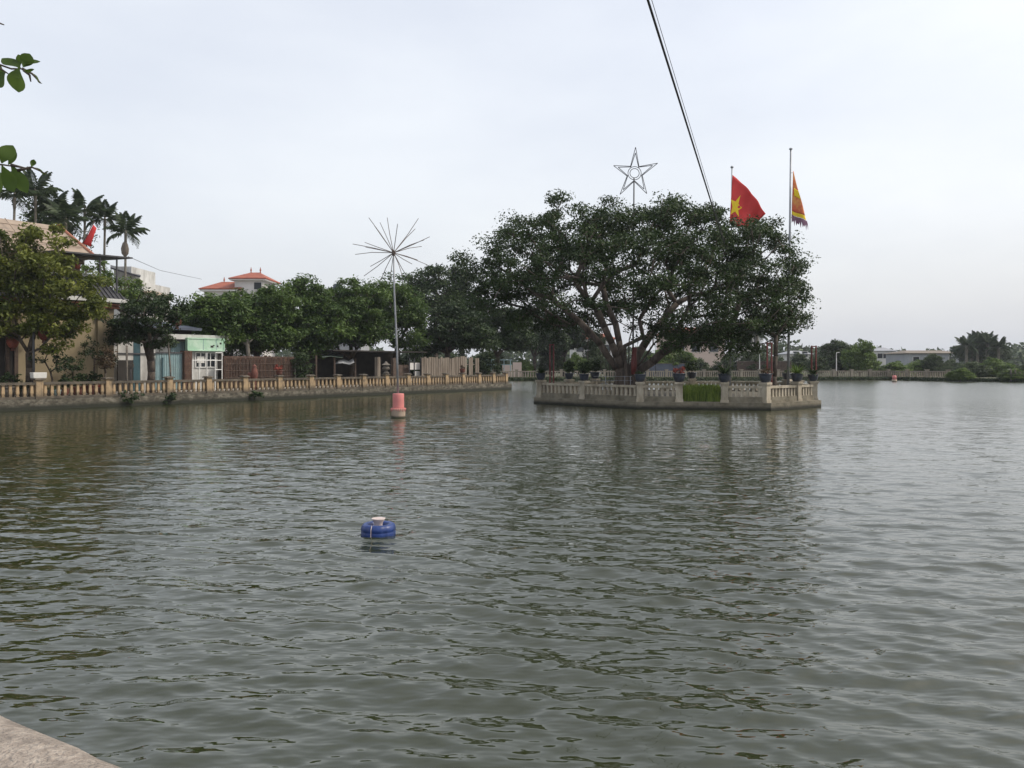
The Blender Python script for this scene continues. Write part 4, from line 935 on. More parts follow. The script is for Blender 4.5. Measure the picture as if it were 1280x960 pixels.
bbox(MB(), s_of(512, 3.6), s_of(525, 3.6), 3.6, 3.68, zb(518, 462, 3.6), zb(518, 453.5, 3.6)).build('panel', M_farwhite, t)
bbox(MB(), s_of(518, 3.6), s_of(525, 3.6), 3.6, 3.68, GZ, zb(518, 464, 3.6)).build('lower_panel', M_white, t)
for p in (512, 518, 526): MB().tube([bpt(s_of(p, 3.57), 3.57, GZ-.02), bpt(s_of(p, 3.57), 3.57, zb(p, 447, 3.6))], .05, 6).build('post', M_darksteel, t)
pf = thing('plank_fence', 'tall grey fence of upright weathered planks beyond the shelter', 'fence', (*bp(s_of(562, 3.2), 3.2), GZ))
f0, f1 = s_of(527, 3.2), s_of(599, 3.2); n = 26; rs = random.Random(12)
for k in range(n):
    a = f0+(f1-f0)*k/n; wd = (f1-f0)/n
    if k in (20, 23): continue
    z1 = zb(527+72*k/n, 446+rs.random()*2.2-(1 if k in (17, 18) else 0), 3.2)
    bbox(MB(), a+.02, a+wd*(.95-.08*rs.random()), 3.18+rs.random()*.03, 3.24+rs.random()*.03, GZ-.02, z1).build('plank', M_plank, pf)
for z_ in (1.1, 2.3): bbox(MB(), f0, f1, 3.27, 3.33, z_, z_+.08).build('rail', M_plank, pf)

# ------------------------------------------------------------------ trees of the left bank
def tree_px(name, label, px, t_, ypts, n, per, ls, lm, tr, fork, seed, spread=.6, **k):
    """ypts: list of (px,py,halfwidth px,halfheight px, depth) crown ellipsoids"""
    x, y = bpx(px, t_); el = []
    for a, b, hw, hh, dp in ypts:
        el.append((PX(a, y+dp)-x, dp, PZ(b, y+dp)-GZ, hw/F*y, hw/F*y*.85, hh/F*y))
    return tree(name, label, 'tree', (x, y, GZ), el, n, per, ls, lm, tr, fork, seed, spread, **k)
tree_px('leafy_tree', 'yellow green leafy tree in front of the yellow house', 36, 1.9, [(15, 330, 50, 42, .3), (50, 350, 48, 40, 0), (85, 372, 42, 38, -.2), (25, 400, 55, 34, 0), (70, 408, 34, 22, -.3), (100, 385, 26, 26, 0), (60, 300, 28, 20, .2), (-20, 370, 45, 60, 0), (72, 428, 12, 16, -.4)], 270, 105, .23, L_yellow, .16, 2.3, 1, .5)
tree_px('round_tree', 'dense dark round tree before the lean-to and blue gate', 188, 2.0, [(186, 402, 46, 30, 0), (160, 418, 26, 18, -.3), (212, 390, 24, 24, .2), (192, 380, 28, 18, .1), (205, 425, 20, 14, 0), (145, 422, 14, 12, 0)], 120, 105, .19, L_dark, .22, 1.9, 2, .5)
LG = [(262, 8.5, [(266, 400, 32, 24, 0), (248, 406, 15, 20, 0), (285, 394, 26, 18, .2), (275, 418, 22, 14, -.3)], 'longan tree rising directly over the white shed roof'),
      (322, 8.0, [(318, 402, 34, 30, 0), (342, 388, 28, 24, .3), (318, 428, 34, 16, -.4), (345, 418, 24, 22, 0)], 'longan tree above the brick wall and dead stump'),
      (385, 8.5, [(378, 388, 38, 32, .2), (400, 408, 36, 32, 0), (370, 425, 30, 22, -.5), (395, 432, 24, 18, -.6), (385, 368, 26, 14, 0)], 'broad longan tree over the near end of the dark shelter'),
      (440, 8.0, [(438, 392, 38, 32, 0), (420, 412, 30, 28, -.4), (455, 416, 28, 26, 0), (450, 372, 26, 18, .2), (405, 436, 16, 12, -.8)], 'longan tree over the middle of the dark shelter'),
      (492, 8.5, [(492, 390, 34, 34, 0), (470, 410, 24, 26, 0), (508, 420, 22, 28, 0), (482, 370, 24, 16, 0), (512, 390, 18, 26, .2)], 'longan tree behind the tall firework pole')]
for k, (px, t_, el, lab) in enumerate(LG):
    tree_px('longan_tree', lab, px, t_, [(a, b-2, hw*1.14, hh*1.12, dp) for a, b, hw, hh, dp in el], 250, 92, .29, L_longan, .22, 2.2, 100+k, .76, up=.8, group='longan trees in a row along the bank')
# lower shrub hanging at the wall end
x, y = bpx(378, 5.2)
tree('shrub', 'leafy shrub at the end of the brick wall', 'shrub', (x, y, GZ), [(0, 0, 1.7, .9, .6, .9), (-.2, -.1, .8, .7, .5, .5)], 40, 40, .2, L_mid, .06, 1.0, 77, .4, wl=.3, step=.5)
for px, t_, w_, h_, lab in ((516, 9.0, 2.6, 2.0, 'dark hedge bush behind the white board gate'), (585, 9.5, 3.2, 2.2, 'dark hedge bush behind the end of the plank fence'), (300, 10.5, 2.6, 2.2, 'dark bush between the white shed and the longan trunks')):
    x, y = bpx(px, t_)
    tree('hedge_bush', lab, 'bush', (x, y, GZ), [(0, 0, h_*.75, w_, 1.2, h_*.8), (w_*.6, .3, h_*.5, w_*.6, 1.0, h_*.6), (-w_*.6, .2, h_*.5, w_*.6, 1.0, h_*.6)], 90, 60, .26, L_dark, .08, .7, int(px), .6, wl=.3)
# taller trees beyond the end of the bank
def tree_d(name, label, px, d, crown, n, per, ls, lm, tr, fork, seed, spread, z0=.5, group=None, **k):
    x = PX(px, d); el = [(PX(a, d)-x, dp, PZ(b, d)-z0, hw/F*d, hw/F*d*.85, hh/F*d) for a, b, hw, hh, dp in crown]
    return tree(name, label, 'tree', (x, d, z0), el, n, per, ls, lm, tr, fork, seed, spread, group, **k)
tree_d('tall_tree', 'tall narrow crowned tree highest behind the plank fence', 545, 88, [(545, 350, 14, 20, 0), (540, 375, 22, 24, 0), (520, 352, 12, 18, .5), (515, 380, 14, 20, 0), (560, 385, 18, 26, 0)], 150, 95, .33, L_mid, .3, 5, 201, .9, GZ)
tree_d('tall_tree', 'tall tree with a drooping crown beside the banyan edge', 578, 90, [(575, 355, 15, 22, 0), (585, 385, 22, 22, 0), (568, 380, 14, 24, 0), (590, 345, 8, 10, 0)], 150, 95, .33, L_dark, .3, 5, 202, .9, GZ)
tree_d('shade_tree', 'broad dark shade tree over the plank fence', 560, 76, [(555, 415, 34, 26, 0), (590, 425, 30, 20, 0), (535, 430, 22, 20, 0), (575, 400, 26, 18, 0)], 230, 95, .32, L_dark, .3, 2.8, 203, .8, GZ)
tree_d('shade_tree', 'dark shade tree at the corner where the bank balustrade ends', 622, 84, [(620, 412, 32, 26, 0), (645, 425, 28, 18, 0), (600, 420, 24, 20, 0), (640, 400, 24, 16, 0)], 230, 95, .32, L_dark, .3, 2.6, 204, .8, GZ)
FT = [('far_shade_tree', 'dark tree over the channel beyond the bank corner', 668, 118, [(668, 415, 32, 28, 0), (690, 428, 24, 18, 0), (650, 430, 20, 14, 0)], L_dark, 205, .8),
      ('far_shade_tree', 'dark low crowned tree behind the red posts of the island', 705, 121, [(705, 420, 28, 24, 0), (730, 424, 24, 20, 0), (690, 438, 16, 12, 0)], L_dark, 206, .8)]
for nm, lab, px, d, cr, lm, sd_, sp_ in FT: tree_d(nm, lab, px, d, cr, 190, 85, .42, lm, .3, 3, sd_, sp_)

# palms
def frond_mesh(ln, droop, seed, nl=17):
    rs = np.random.RandomState(seed); V = []; T = []; rn = []
    def pt(f): return np.array((ln*(f-.16*f**3*droop), 0, ln*(.62*f-.85*droop*f*f)))
    for i in range(8):
        a, b = pt(i/8), pt((i+1)/8); k = len(V); w_ = .03*(1-i/9)
        V += [a+(0, w_, 0), a-(0, w_, 0), b-(0, w_, 0), b+(0, w_, 0)]; T += [(k, k+1, k+2), (k, k+2, k+3)]; rn += [.6]*4
    for i in range(nl):
        f = .16+.84*i/(nl-1); p = pt(f); l_ = ln*.34*math.sin(math.pi*min(.93, .18+.8*f))*(.85+.3*rs.random())
        for s_ in (-1, 1):
            dr = np.array((.55, s_*.85, -.35-.35*rs.random())); dr /= np.linalg.norm(dr); m = p+dr*l_*.5; e = p+dr*l_+np.array((0, 0, -.22*l_)); w_ = np.array((.05, 0, .02)); k = len(V); tone = rs.random()
            V += [p-w_*.5, p+w_*.5, m+w_*1.1, m-w_*1.1, e]; T += [(k, k+1, k+2), (k, k+2, k+3), (k+3, k+2, k+4)]; rn += [tone]*5
    return np_mesh('frond', np.array(V), 3, np.array(T), L_palm, rn)
FR = [frond_mesh(1.9, .55, 1), frond_mesh(1.9, .85, 2), frond_mesh(1.8, 1.15, 3)]
def palm(label, px, ytop, d, z0, s=1.0, n=12, seed=0, group=None, lean=0., tr=.09):
    rs = random.Random(seed); x = PX(px, d); zt = PZ(ytop, d)-.9*s
    t = thing('palm_tree', label, 'palm', (x, d, z0), group)
    mb = MB(); mb.tube([(x-lean, d, z0-.05), (x-lean*.6, d, z0+(zt-z0)*.5), (x, d, zt-.8*s), (x, d, zt)], [tr*1.5, tr*1.1, tr*.95, tr*.8], 7); mb.build('trunk', M_palmtrunk, t, True)
    MB().lathe([(tr*.9, -.9*s), (tr*1.25, -.6*s), (tr*1.2, 0), (tr*.4, .5*s)], 8, (x, d, zt)).build('crownshaft', M_palmtrunk, t, True)
    for k in range(n):
        f = bpy.data.objects.new('frond', FR[0 if k < n*.34 else 1 if k < n*.7 else 2]); e = R(-62+30*rs.random()) if k < n*.34 else R(-25+25*rs.random()) if k < n*.7 else R(15*rs.random())
        f.location = (0, 0, zt-z0); f.rotation_euler = (0, e, k*2.399+rs.random()*.5); f.scale = (s,)*3; link(f, t, (x, d, z0))
    return t
for px, y_, d, s_, lab, ln in ((18, 230, 58, 1.15, 'areca palm left of its tallest neighbour behind the tan roof', .3), (44, 226, 60, 1.2, 'tallest areca palm behind the tan roof', -.2), (64, 248, 62, 1.2, 'areca palm with dense crown right of the tallest palm', .2), (82, 262, 60, 1.15, 'areca palm directly behind the hip of the tan roof', .1), (106, 250, 62, 1.15, 'areca palm behind the small red flag', .4), (131, 262, 63, 1.05, 'areca palm between the red flag and the lone end palm', .2), (157, 278, 62, 1.1, 'lone areca palm at the end of the row with a fruit bunch', .1)):
    p = palm(lab, px, y_, d, GZ, s_*.98, 13, int(px), 'areca palms behind the yellow house', ln)
    if px == 157:
        mb = MB(); zf = PZ(308, d); mb.lathe([(.05, -.9), (.26, -.6), (.30, -.2), (.2, .2), (.05, .4)], 9, (PX(157.5, d), d-.15, zf)); mb.build('fruit_bunch', M_plank, p, True)
    if px in (64, 82, 44):
        pass
x, y = PX(66, 66), 66.
tree('bamboo_clump', 'dense dark bushy tree between the areca palms', 'tree', (x, y, GZ), [(0, 0, PZ(275, 66)-GZ, 2.0, 1.5, 2.0), (1.5, .5, PZ(300, 66)-GZ, 1.6, 1.4, 1.8), (-.8, 0, PZ(300, 66)-GZ, 1.6, 1.3, 1.6)], 60, 90, .3, L_dark, .2, 6, 231, .8)

# ------------------------------------------------------------------ houses behind the left bank
def win(parent, x, y, z, w_, h, m=None):
    f = MB().box(x, y, z, w_, .12, h).build('window', m or M_glassdark, parent)
    for a, b, c, d_ in ((0, w_/2, .07, h), (0, -w_/2, .07, h)): MB().box(x+b, y-.02, z, c, .14, d_).build('frame', M_farwhite, f)
    for zz in (z-.04, z+h): MB().box(x, y-.025, zz, w_+.1, .15, .07).build('sill', M_farwhite, f)
def hip(mb, x0, x1, y0, y1, z0, z1, ridge=.35, ov=.4):
    cx0 = x0+(x1-x0)*ridge; cx1 = x1-(x1-x0)*ridge; cy = (y0+y1)/2
    v = [(x0-ov, y0-ov, z0), (x1+ov, y0-ov, z0), (x1+ov, y1+ov, z0), (x0-ov, y1+ov, z0), (x0-ov, y0-ov, z0+.12), (x1+ov, y0-ov, z0+.12), (x1+ov, y1+ov, z0+.12), (x0-ov, y1+ov, z0+.12), (cx0, cy, z1), (cx1, cy, z1)]
    return mb.add(v, [(3, 2, 1, 0), (0, 1, 5, 4), (1, 2, 6, 5), (2, 3, 7, 6), (3, 0, 4, 7), (4, 5, 9, 8), (5, 6, 9), (6, 7, 8, 9), (7, 4, 8)])
d = 96
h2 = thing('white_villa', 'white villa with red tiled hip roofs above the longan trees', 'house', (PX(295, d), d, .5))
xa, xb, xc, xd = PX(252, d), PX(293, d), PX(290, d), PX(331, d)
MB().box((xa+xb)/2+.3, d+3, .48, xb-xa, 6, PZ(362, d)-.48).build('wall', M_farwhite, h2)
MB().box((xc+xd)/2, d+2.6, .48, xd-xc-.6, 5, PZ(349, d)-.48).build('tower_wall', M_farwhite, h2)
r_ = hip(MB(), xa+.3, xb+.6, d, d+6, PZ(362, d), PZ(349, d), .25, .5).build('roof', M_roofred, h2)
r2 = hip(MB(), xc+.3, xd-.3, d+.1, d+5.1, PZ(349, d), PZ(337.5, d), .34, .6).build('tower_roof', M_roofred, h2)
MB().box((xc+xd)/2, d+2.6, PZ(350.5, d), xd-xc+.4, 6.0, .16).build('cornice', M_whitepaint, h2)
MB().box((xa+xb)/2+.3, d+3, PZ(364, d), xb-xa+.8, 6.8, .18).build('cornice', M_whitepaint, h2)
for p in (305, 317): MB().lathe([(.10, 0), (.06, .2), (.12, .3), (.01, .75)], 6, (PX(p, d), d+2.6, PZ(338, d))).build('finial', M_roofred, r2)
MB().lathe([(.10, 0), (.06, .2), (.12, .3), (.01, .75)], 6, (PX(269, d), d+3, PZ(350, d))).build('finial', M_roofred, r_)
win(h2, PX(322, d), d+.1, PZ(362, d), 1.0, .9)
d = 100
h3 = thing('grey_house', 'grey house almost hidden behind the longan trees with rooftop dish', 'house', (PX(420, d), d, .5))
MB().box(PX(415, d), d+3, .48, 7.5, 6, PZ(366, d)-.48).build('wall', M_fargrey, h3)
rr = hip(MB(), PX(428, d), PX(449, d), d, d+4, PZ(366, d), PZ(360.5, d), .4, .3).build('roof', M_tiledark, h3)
MB().lathe([(.3, 0), (.2, .25), (.26, .35), (.02, 1.6)], 6, (PX(439, d), d+2, PZ(362, d))).build('finial', M_tiledark, rr)
c = P(421, 359, d); MB().tube([c, c+Vector((0, .3, 0))], .5, 14).build('satellite_dish', M_blueroof, h3); MB().tube([c+Vector((0, .2, -1)), c+Vector((0, .2, 0))], .06, 5).build('dish_mast', M_darksteel, h3)
MB().tube([P(381.5, 366, d), P(381.5, 349, d)], .09, 6).build('vent_pipe', M_farwhite, h3)
d = 74
h4 = thing('pale_house', 'pale plastered house with dark lean roof beyond the awning', 'house', (PX(160, d), d, .5))
MB().box(PX(160, d), d+3, .48, PX(178, d)-PX(142, d), 6, PZ(352, d)-.48).build('wall', M_white, h4)
MB().box(PX(150, d), d+3, PZ(352, d)-.02, PX(160, d)-PX(138, d), 5, PZ(332, d)-PZ(352, d)).build('upper_wall', M_white, h4)
MB().add([P(138, 336, d-.3), P(175, 347, d-.3), P(177, 344, d+6), P(138, 333, d+6), P(138, 334, d-.3), P(175, 345, d-.3), P(177, 342, d+6), P(138, 331, d+6)], [(3, 2, 1, 0), (4, 5, 6, 7), (0, 1, 5, 4), (1, 2, 6, 5), (2, 3, 7, 6), (3, 0, 4, 7)]).build('lean_roof', M_tiledark, h4)
hip(MB(), PX(166, d), PX(182, d), d-.2, d+5, PZ(366, d), PZ(360, d), .3, .2).build('porch_roof', M_rooftan, h4)
x, y = bpx(150, 9.5)
tree('light_tree', 'light green tree behind the dark pent roof', 'tree', (x, y, GZ), [(0, 0, PZ(362, y)-GZ, 1.6, 1.2, 1.4), (-1.8, 0, PZ(340, y)-GZ, 1.0, .8, 1.2)], 50, 80, .2, L_farlight, .15, 4, 241, .5)
wl_ = thing('power_line', 'thin overhead power line from the yellow house', 'cable', (*bp(9, UT), 8.9))
MB().tube([bpt(s_of(160, UT-2), UT-2, 9.0), P(200, 338, 70), P(252, 349, 95)], .018, 4).build('wire', M_cable, wl_)

# ------------------------------------------------------------------ far shore
fb = thing('far_balustrade', 'pale balustrade along the far lake shore', 'balustrade', (30, 114.6, .5))
def poly_at(pts, step):
    o_ = []
    for (x0, y0), (x1, y1) in zip(pts[:-1], pts[1:]):
        n = max(1, int(math.hypot(x1-x0, y1-y0)/step)); o_ += [(x0+(x1-x0)*k/n, y0+(y1-y0)*k/n) for k in range(n)]
    return o_+[pts[-1]]
M_farbal = mat('far_balustrade', (.33, .285, .22), (.22, .19, .145), .8, .9, 0, stain=(.12, .10, .08), sscale=.5, samt=.6)
fpts = poly_at([(x, y+.4) for x, y in FAR[1:8]], 2.7); bal = MB(); pk = MB(); pk.box(0, 0, 0, .4, .4, 1.05); pk.box(0, 0, 1.05, .52, .52, .1)
for i, (x, y) in enumerate(fpts):
    inst('pillar', 'farpillar', pk, M_farbal, fb, (x, y, .48))
for (x0, y0), (x1, y1) in zip(fpts[:-1], fpts[1:]):
    a = math.atan2(y1-y0, x1-x0); l_ = math.hypot(x1-x0, y1-y0)
    MB().box((x0+x1)/2, (y0+y1)/2, 1.28, l_-.42, .24, .13, a).build('rail', M_farbal, fb)
    for k in range(7): f = .1+.8*(k+.5)/7; bal.box(x0+(x1-x0)*f, y0+(y1-y0)*f, .48, .16, .16, .81, a)
b_ = bal.build('baluster_row', M_farbal, fb); b_['kind'] = 'stuff'
# grassy verge at the water
def vg(rs, n):
    f = rs.random(n)*(len(FAR)-3)+1; k = f.astype(int); f -= k; A = np.array(FAR); p = A[k]+(A[k+1]-A[k])*f[:, None]
    return np.stack([p[:, 0], p[:, 1]-.25+.5*rs.random(n), np.full(n, .05)+.4*rs.random(n)], 1)
def vgrass():
    rs = np.random.RandomState(8); n = 9000; p = vg(rs, n); nr = rs.normal(size=(n, 3)); nr[:, 1] -= 1; nr[:, 2] += .5; nr /= np.linalg.norm(nr, axis=1, keepdims=True)
    V, T, rn = leaf_cards(p, nr, .38, .4, rs=rs)
    o = bpy.data.objects.new('shore_grass', np_mesh('shore_grass', V, 3, T, L_far, rn)); link(o); tag(o, 'rough green grass along the far waterline', 'grass', None, 'stuff')
vgrass()
# prototypes of far trees
FTREES = [  # px, ytop, ybottom, halfwidth, distance, kind, label
 (1046, 422, 466, 27, 124, 0, 'broad dark tree left of the bright green tree on the far shore'),
 (1075, 423, 467, 22, 119, 1, 'bright green rounded tree standing out on the far shore'),
 (1021, 444, 467, 14, 118, 0, 'small dark tree at the foot of the broad dark far tree'),
 (1000, 441, 466, 16, 128, 2, 'pale hazy tree behind the tall island flagpole'),
 (938, 436, 464, 24, 121, 0, 'dark green tree before the white tower block'),
 (905, 445, 466, 16, 120, 2, 'pale tree right of the pink house'),
 (840, 427, 464, 30, 121, 1, 'light green tree just right of the banyan bole'),
 (808, 436, 465, 20, 124, 0, 'dark tree directly behind the banyan bole'),
 (872, 448, 467, 18, 119, 2, 'low pale tree below the pink house'),
 (745, 432, 466, 20, 120, 2, 'pale tree behind the dark island side pots'),
 (722, 440, 468, 16, 116, 1, 'yellow green tree beyond the channel pots'),
 (1115, 451, 468, 24, 124, 1, 'low light green shrubs right of the bright green far tree'),
 (1145, 449, 468, 24, 126, 1, 'low light green shrubs in front of the long grey roof'),
 (1186, 449, 468, 18, 128, 2, 'low pale shrub under the right end of the long grey roof'),
 (1166, 440, 467, 15, 124, 0, 'grey green tree in front of the long grey roof'),
 (1212, 452, 472, 26, 112, 2, 'wide shrub tree below the far palms'),
 (1246, 446, 471, 26, 114, 1, 'flat topped light tree right of the far palms'),
 (1200, 459, 476, 16, 103.5, 1, 'round bush overhanging the far waterline'),
 (1266, 460, 476, 20, 103, 1, 'low bush at the far right shore fence'),
 (1185, 456, 470, 14, 116, 0, 'dark bush beside the round shoreline bush'),
 (1290, 452, 474, 22, 108, 0, 'dark bush where the far shore leaves the frame'),
 (612, 436, 469, 26, 117, 0, 'dark thicket behind the green pipe trellis'),
 (690, 441, 469, 20, 120, 0, 'dark thicket beyond the channel behind the corner pot'),
 (655, 448, 468, 16, 117, 1, 'yellow green bush at the mouth of the channel'),
 (770, 446, 467, 16, 121, 2, 'pale bush left of the banyan bole'),
 (972, 446, 465, 18, 126, 2, 'pale tree between slender trunk and flagpole')]
protoF = []
for k in range(3):
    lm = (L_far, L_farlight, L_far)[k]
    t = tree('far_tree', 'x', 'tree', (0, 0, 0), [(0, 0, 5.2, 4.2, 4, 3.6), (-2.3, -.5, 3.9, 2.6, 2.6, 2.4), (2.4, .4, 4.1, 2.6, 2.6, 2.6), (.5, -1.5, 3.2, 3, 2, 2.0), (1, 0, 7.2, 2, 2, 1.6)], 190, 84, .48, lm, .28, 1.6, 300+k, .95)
    protoF.append(t)
used = [False]*3
for px, y0, y1, hw, d, kd, lab in FTREES:
    t = protoF[kd] if not used[kd] else copy_tree(protoF[kd]); used[kd] = True
    h_ = PZ(y0, d)-.48; sink = .45*h_ if y0 >= 445 else .12*h_; h_ += sink; t.location = (PX(px, d), d, .48-sink); t.scale = (hw/F*d/4.7, hw/F*d/4.7, h_/9.3); t.rotation_euler = (0, 0, (px*1.7) % 6.28)
    tag(t, lab, 'tree', 'trees on the far shore')
for px, y_, d, s_, lab in ((1208, 425, 168, 1.75, 'tall hazy palm at the left edge of the far palm clump'), (1222, 421, 172, 1.9, 'highest hazy palm in the far palm clump'), (1234, 422, 170, 1.8, 'hazy palm right of the highest far palm'), (1248, 428, 168, 1.7, 'hazy palm at the right edge of the far palm clump'), (1215, 429, 174, 1.8, 'short hazy palm inside the far palm clump'), (1228, 428, 175, 1.8, 'short hazy palm behind the far palm clump'), (946, 410, 142, 1.6, 'palm in front of the white tower block')):
    palm(lab, px, y_, d, .48, s_, 18, px, 'palms beyond the far shore', 0, .25)
tree_d('far_tree', 'hazy dark mass of tree under the far palm clump', 1228, 176, [(1228, 437, 22, 13, 0), (1212, 444, 18, 12, 0), (1243, 444, 18, 12, 0)], 110, 80, .7, L_far, .4, 3, 330, 1.4, .48)
# buildings of the far side
def block(name, label, px0, px1, y0, d, dep, m, roof=None, wins=(), ridge=.3, rh=8):
    t = thing(name, label, 'house', (PX((px0+px1)/2, d), d, .48))
    MB().box(PX((px0+px1)/2, d), d+dep/2, .46, PX(px1, d)-PX(px0, d), dep, PZ(y0, d)-.46).build('wall', m, t)
    if roof: hip(MB(), PX(px0, d), PX(px1, d), d, d+dep, PZ(y0, d)+.02, PZ(y0-rh, d), ridge, .5).build('roof', roof, t)
    for p, y_, w_, h_ in wins: win(t, PX(p, d), d, PZ(y_, d), w_, h_)
    return t
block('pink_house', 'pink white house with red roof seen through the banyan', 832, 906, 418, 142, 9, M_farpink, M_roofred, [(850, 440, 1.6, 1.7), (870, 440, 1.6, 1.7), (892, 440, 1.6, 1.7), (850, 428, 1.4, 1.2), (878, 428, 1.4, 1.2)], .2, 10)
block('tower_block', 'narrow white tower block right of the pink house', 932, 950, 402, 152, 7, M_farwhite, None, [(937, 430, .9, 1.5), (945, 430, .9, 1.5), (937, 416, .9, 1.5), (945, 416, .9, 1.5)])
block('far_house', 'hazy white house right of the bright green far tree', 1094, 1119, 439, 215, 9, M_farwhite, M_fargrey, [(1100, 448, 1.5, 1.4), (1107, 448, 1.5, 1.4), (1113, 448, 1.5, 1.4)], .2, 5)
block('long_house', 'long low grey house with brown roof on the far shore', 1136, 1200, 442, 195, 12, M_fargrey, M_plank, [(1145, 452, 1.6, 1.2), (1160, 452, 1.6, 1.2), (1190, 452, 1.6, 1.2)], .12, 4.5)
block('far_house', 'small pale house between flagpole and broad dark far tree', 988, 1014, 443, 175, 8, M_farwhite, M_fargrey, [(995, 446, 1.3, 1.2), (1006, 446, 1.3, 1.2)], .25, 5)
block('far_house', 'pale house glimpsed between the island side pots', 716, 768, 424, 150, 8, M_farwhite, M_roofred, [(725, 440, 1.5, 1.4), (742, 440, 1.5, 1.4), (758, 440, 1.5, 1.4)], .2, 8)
t = thing('garden_wall', 'brown garden wall along the far shore behind the slender trunk', 'wall', (PX(955, 119), 119, .48)); MB().box(PX(955, 119), 119, .46, PX(990, 119)-PX(922, 119), .3, PZ(452, 119)-.46).build('wall', M_stick, t); MB().box(PX(955, 119), 119, PZ(452, 119), PX(990, 119)-PX(922, 119)+.2, .4, .1).build('coping', M_stone, t)
t = thing('garden_wall', 'dark slate wall along the far shore behind the red flowers', 'wall', (PX(826, 118), 118, .48)); MB().box(PX(826, 118), 118, .46, PX(856, 118)-PX(797, 118), .3, PZ(455, 118)-.46).build('wall', M_blueroof, t); MB().box(PX(826, 118), 118, PZ(455, 118), PX(856, 118)-PX(797, 118)+.2, .4, .1).build('coping', M_stone, t)
for px, y_, d, lab in ((1045.5, 441, 117, 'slim white lamp post before the broad dark far tree'), (949.5, 440, 116.5, 'slim grey lamp post before the brown garden wall'), (1259, 462, 104, 'short grey post beside the far right bush')):
    t = thing('lamp_post', lab, 'lamp post', (PX(px, d), d, .48)); mb = MB(); pole(mb, PX(px, d), d, .46, PZ(y_, d), .09, .06); mb.build('post', M_farwhite, t); MB().tube([P(px, y_, d), P(px+4, y_-.6, d)], .05, 5).build('arm', M_farwhite, t)
# fence at the right shore
fr = thing('shore_fence', 'dark stake fence along the far right shore', 'fence', (70, 101.5, .3))
rs = random.Random(2)
for k in range(34):
    f = k/33; a, b = (66.2, 101.9), (80.5, 94.0); x, y = a[0]+(b[0]-a[0])*f, a[1]+(b[1]-a[1])*f
    MB().box(x, y, .1, .16, .16, 1.25+.35*rs.random(), .4, .8).build('stake', M_stone, fr)
MB().tube([(66, 102, 1.1), (73.3, 97.9, 1.15), (80.6, 93.9, 1.1)], .05, 5).build('rail', M_stone, fr)
# things at the mouth of the channel
t = thing('green_trellis', 'thin green pipe trellis near the mouth of the channel', 'trellis', (PX(622, 112), 112, .5))
for p in (606, 614, 622, 630, 638): MB().tube([(PX(p, 112), 112, .46), (PX(p, 112), 112, PZ(449.5, 112))], .06, 5).build('upright', M_paleblue, t)
for y_ in (450, 456): MB().tube([P(604, y_, 112), P(640, y_, 112)], .05, 5).build('bar', M_paleblue, t)
t = thing('pink_wall', 'faded pink wall piece at the mouth of the channel', 'wall', (PX(645, 114), 114, .5))
for a, b, y_ in ((628, 640, 456), (641, 652, 453)): MB().box(PX((a+b)/2, 114), 114, .46, PX(b, 114)-PX(a, 114), .3, PZ(y_, 114)-.46).build('panel', M_farpink, t)
# pylon
d = 420
t = thing('power_pylon', 'faint lattice power pylon on the far right skyline', 'pylon', (PX(1271, d), d, .48))
for a, b in ((-1, -1), (1, -1), (1, 1), (-1, 1)): MB().tube([(PX(1271, d)+a*1.5, d+b*1.5, .46), (PX(1271, d)+a*.3, d+b*.3, PZ(430, d))], .12, 4).build('leg', M_steel, t)
for y_, w_ in ((436, 7), (441, 9), (446, 7)): MB().tube([P(1271-w_*.6, y_, d), P(1271+w_*.6, y_, d)], .12, 4).build('cross_arm', M_steel, t)
# distant wood
def belt():
    rs = np.random.RandomState(44); n = 26000; x = rs.uniform(-260, 330, n); y = 270+rs.random(n)*40+np.abs(x)*.05
    top = 7.2+1.6*np.sin(x*.07)+1.2*np.sin(x*.19+1)+.9*np.sin(x*.45); z = .5+top*rs.random(n)**.7
    p = np.stack([x, y, z], 1); nr = rs.normal(size=(n, 3)); nr[:, 2] += .5; nr[:, 1] -= .4; nr /= np.linalg.norm(nr, axis=1, keepdims=True)
    V, T, rn = leaf_cards(p, nr, 2.0, .6, rs=rs)
    o = bpy.data.objects.new('distant_wood', np_mesh('distant_wood', V, 3, T, L_far, rn)); link(o); tag(o, 'hazy far wood along the horizon', 'wood', None, 'stuff')
belt()

# ------------------------------------------------------------------ cable overhead
t = thing('overhead_cable', 'thick black cable slanting down to the flagpole in the banyan', 'cable', (PX(913, d1), d1-.1, PZ(330, d1)))
e = Vector((PX(913, d1), d1-.05, PZ(330, d1))); s0 = P(810, 0, 15.); v = s0-e
c0 = e+v*1.45
MB().tube([e, e+v*.5+Vector((0, 0, -.02)), c0], [.035, .028, .024], 8).build('cable', M_cable, t, True)
MB().tube([e+Vector((.02, 0, .1)), e+v*.5+Vector((.07, 0, .02)), c0+Vector((.07, 0, 0))], [.01, .008, .006], 5).build('stay_wire', M_cable, t, True)

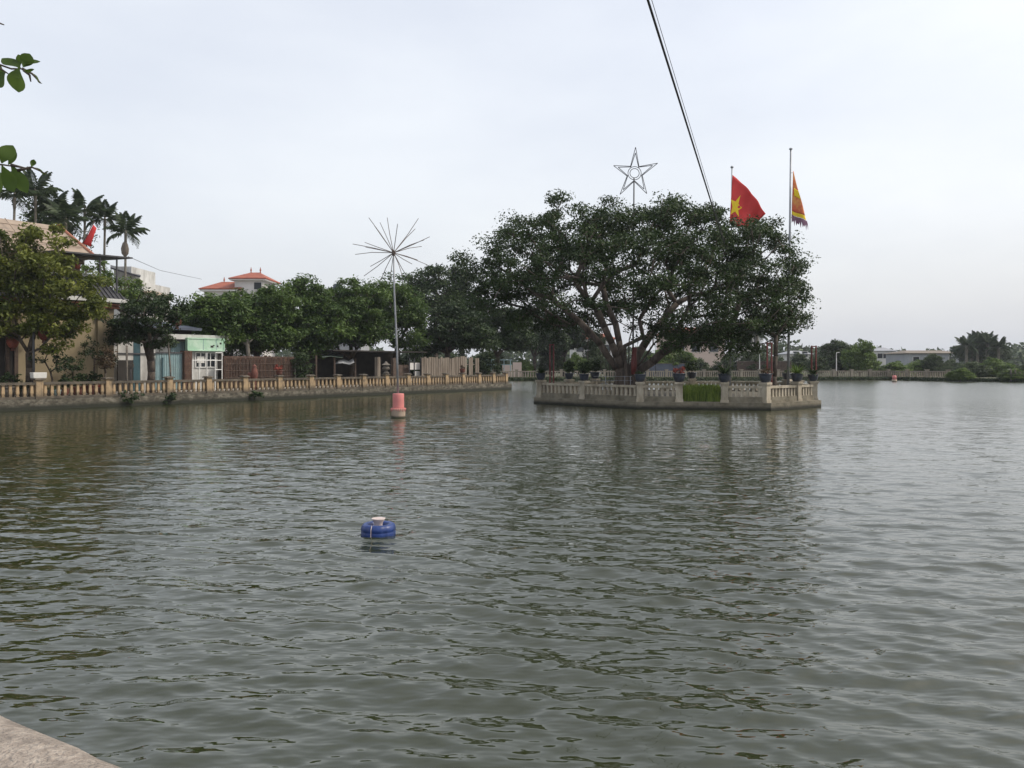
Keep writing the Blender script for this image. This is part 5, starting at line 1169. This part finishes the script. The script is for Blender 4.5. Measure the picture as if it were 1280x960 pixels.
# ------------------------------------------------------------------ near almond branches, top left
def obovate(seed, l_=.17, w_=.105):
    rs = np.random.RandomState(seed); V = []; T = []; n = 9
    for i in range(n):
        f = i/(n-1); ww = w_*.5*math.sin(math.pi*(f**1.35)*.98+.02)**.75 if 0 < i < n-1 else .004; zc_ = -.10*l_*f*f+.012*math.sin(5*f+seed)
        V += [(l_*f, -ww, zc_+.22*ww), (l_*f, 0, zc_), (l_*f, ww, zc_+.22*ww)]
        if i:
            k = 3*i
            T += [(k-3, k-2, k+1), (k-3, k+1, k), (k-2, k-1, k+2), (k-2, k+2, k+1)]
    return np_mesh('leaf', np.array(V), 3, np.array(T), L_almond, np.full(3*n, rs.random()), True)
LEAF = [obovate(k) for k in range(4)]
d = 5.2
from mathutils import Matrix
def sprig(label, twigs, leaves, base):
    t = thing('almond_branch', label, 'branch', base, 'almond branches reaching in overhead')
    for pts in twigs:
        n_ = len(pts); MB().tube([P(a, b, d+dd) for a, b, dd in pts], [.011-.007*i/(n_-1) for i in range(n_)], 6).build('twig', M_bark, t, True)
    for k, (bx, by, tx, ty, wd, roll, dd) in enumerate(leaves):
        a = P(bx, by, d+dd); b = P(tx, ty, d+dd*.6); ax = b-a; ln = ax.length; ax.normalize()
        view = Vector((0, -1, .08)); zax = (view-ax*view.dot(ax)).normalized(); zax = Matrix.Rotation(R(roll), 3, ax) @ zax; yax = zax.cross(ax)
        o = bpy.data.objects.new('leaf', LEAF[k % 4]); m = Matrix((ax, yax, zax)).transposed().to_4x4()
        o.matrix_basis = Matrix.Translation(a-WL[t.name]) @ m @ Matrix.Diagonal((ln/.17, wd/F*d/.105, 1, 1)); link(o, t, base)
sprig('upper sprig of round almond leaves against the sky', [[(-60, 55, .3), (-20, 74, .1), (14, 86, 0), (30, 86, 0)], [(-14, 76, .1), (10, 92, .05)], [(28, 86, 0), (40, 92, 0), (51, 104, 0)], [(30, 88, 0), (37, 94, 0), (38.5, 102, 0)], [(-40, 16, .2), (-6, 27, 0), (5, 31, 0)]],
      [(24, 85, 19, 114, 27, 8, -.05), (26, 87, 2, 70, 17, 35, .02), (27, 84, 21, 68, 15, -30, .05), (29, 84, 37, 67, 16, 25, .0), (30, 85, 46, 73, 13, -35, .03), (8, 92, -9, 106, 24, 12, .05), (6, 90, -16, 80, 20, -30, .1), (38, 90, 52, 105, 3, 60, 0), (30, 86, 41, 89, 5, 50, -.04), (27, 86, 16, 92, 12, 60, .1)], P(-60, 55, d))
sprig('lower sprig of drooping almond leaves over the palm tops', [[(-60, 190, .3), (-20, 204, .1), (4, 206, 0), (30, 210, 0)], [(14, 206, 0), (32, 210, 0)], [(22, 213, 0), (40, 209, 0), (57, 217, 0)]],
      [(2, 204, 14, 181, 20, 15, 0), (0, 206, -12, 184, 22, -20, .1), (4, 207, 16, 240, 21, 10, -.05), (14, 206, 34, 241, 17, -15, .0), (0, 208, -6, 240, 24, 20, .05), (10, 205, 20, 190, 9, 55, .05), (40, 209, 42, 199, 7, 20, 0), (42, 209, 58, 218, 4, 50, 0), (-2, 205, -24, 222, 22, -15, .1), (6, 207, 10, 226, 12, 60, .08)], P(-60, 190, d))

# ------------------------------------------------------------------ hazy air
vm = bpy.data.materials.new('haze_air'); vm.use_nodes = True; n = vm.node_tree.nodes; n.remove(n['Principled BSDF'])
pv = n.new('ShaderNodeVolumePrincipled'); pv.inputs['Color'].default_value = (.86, .91, 1, 1); pv.inputs['Density'].default_value = .00025
vm.node_tree.links.new(pv.outputs[0], n['Material Output'].inputs['Volume'])
hz = MB().box(0, 305, -2.2, 1860, 690, 26.2).build('haze', vm); tag(hz, 'pale humid haze over the lake', None, None, 'stuff')
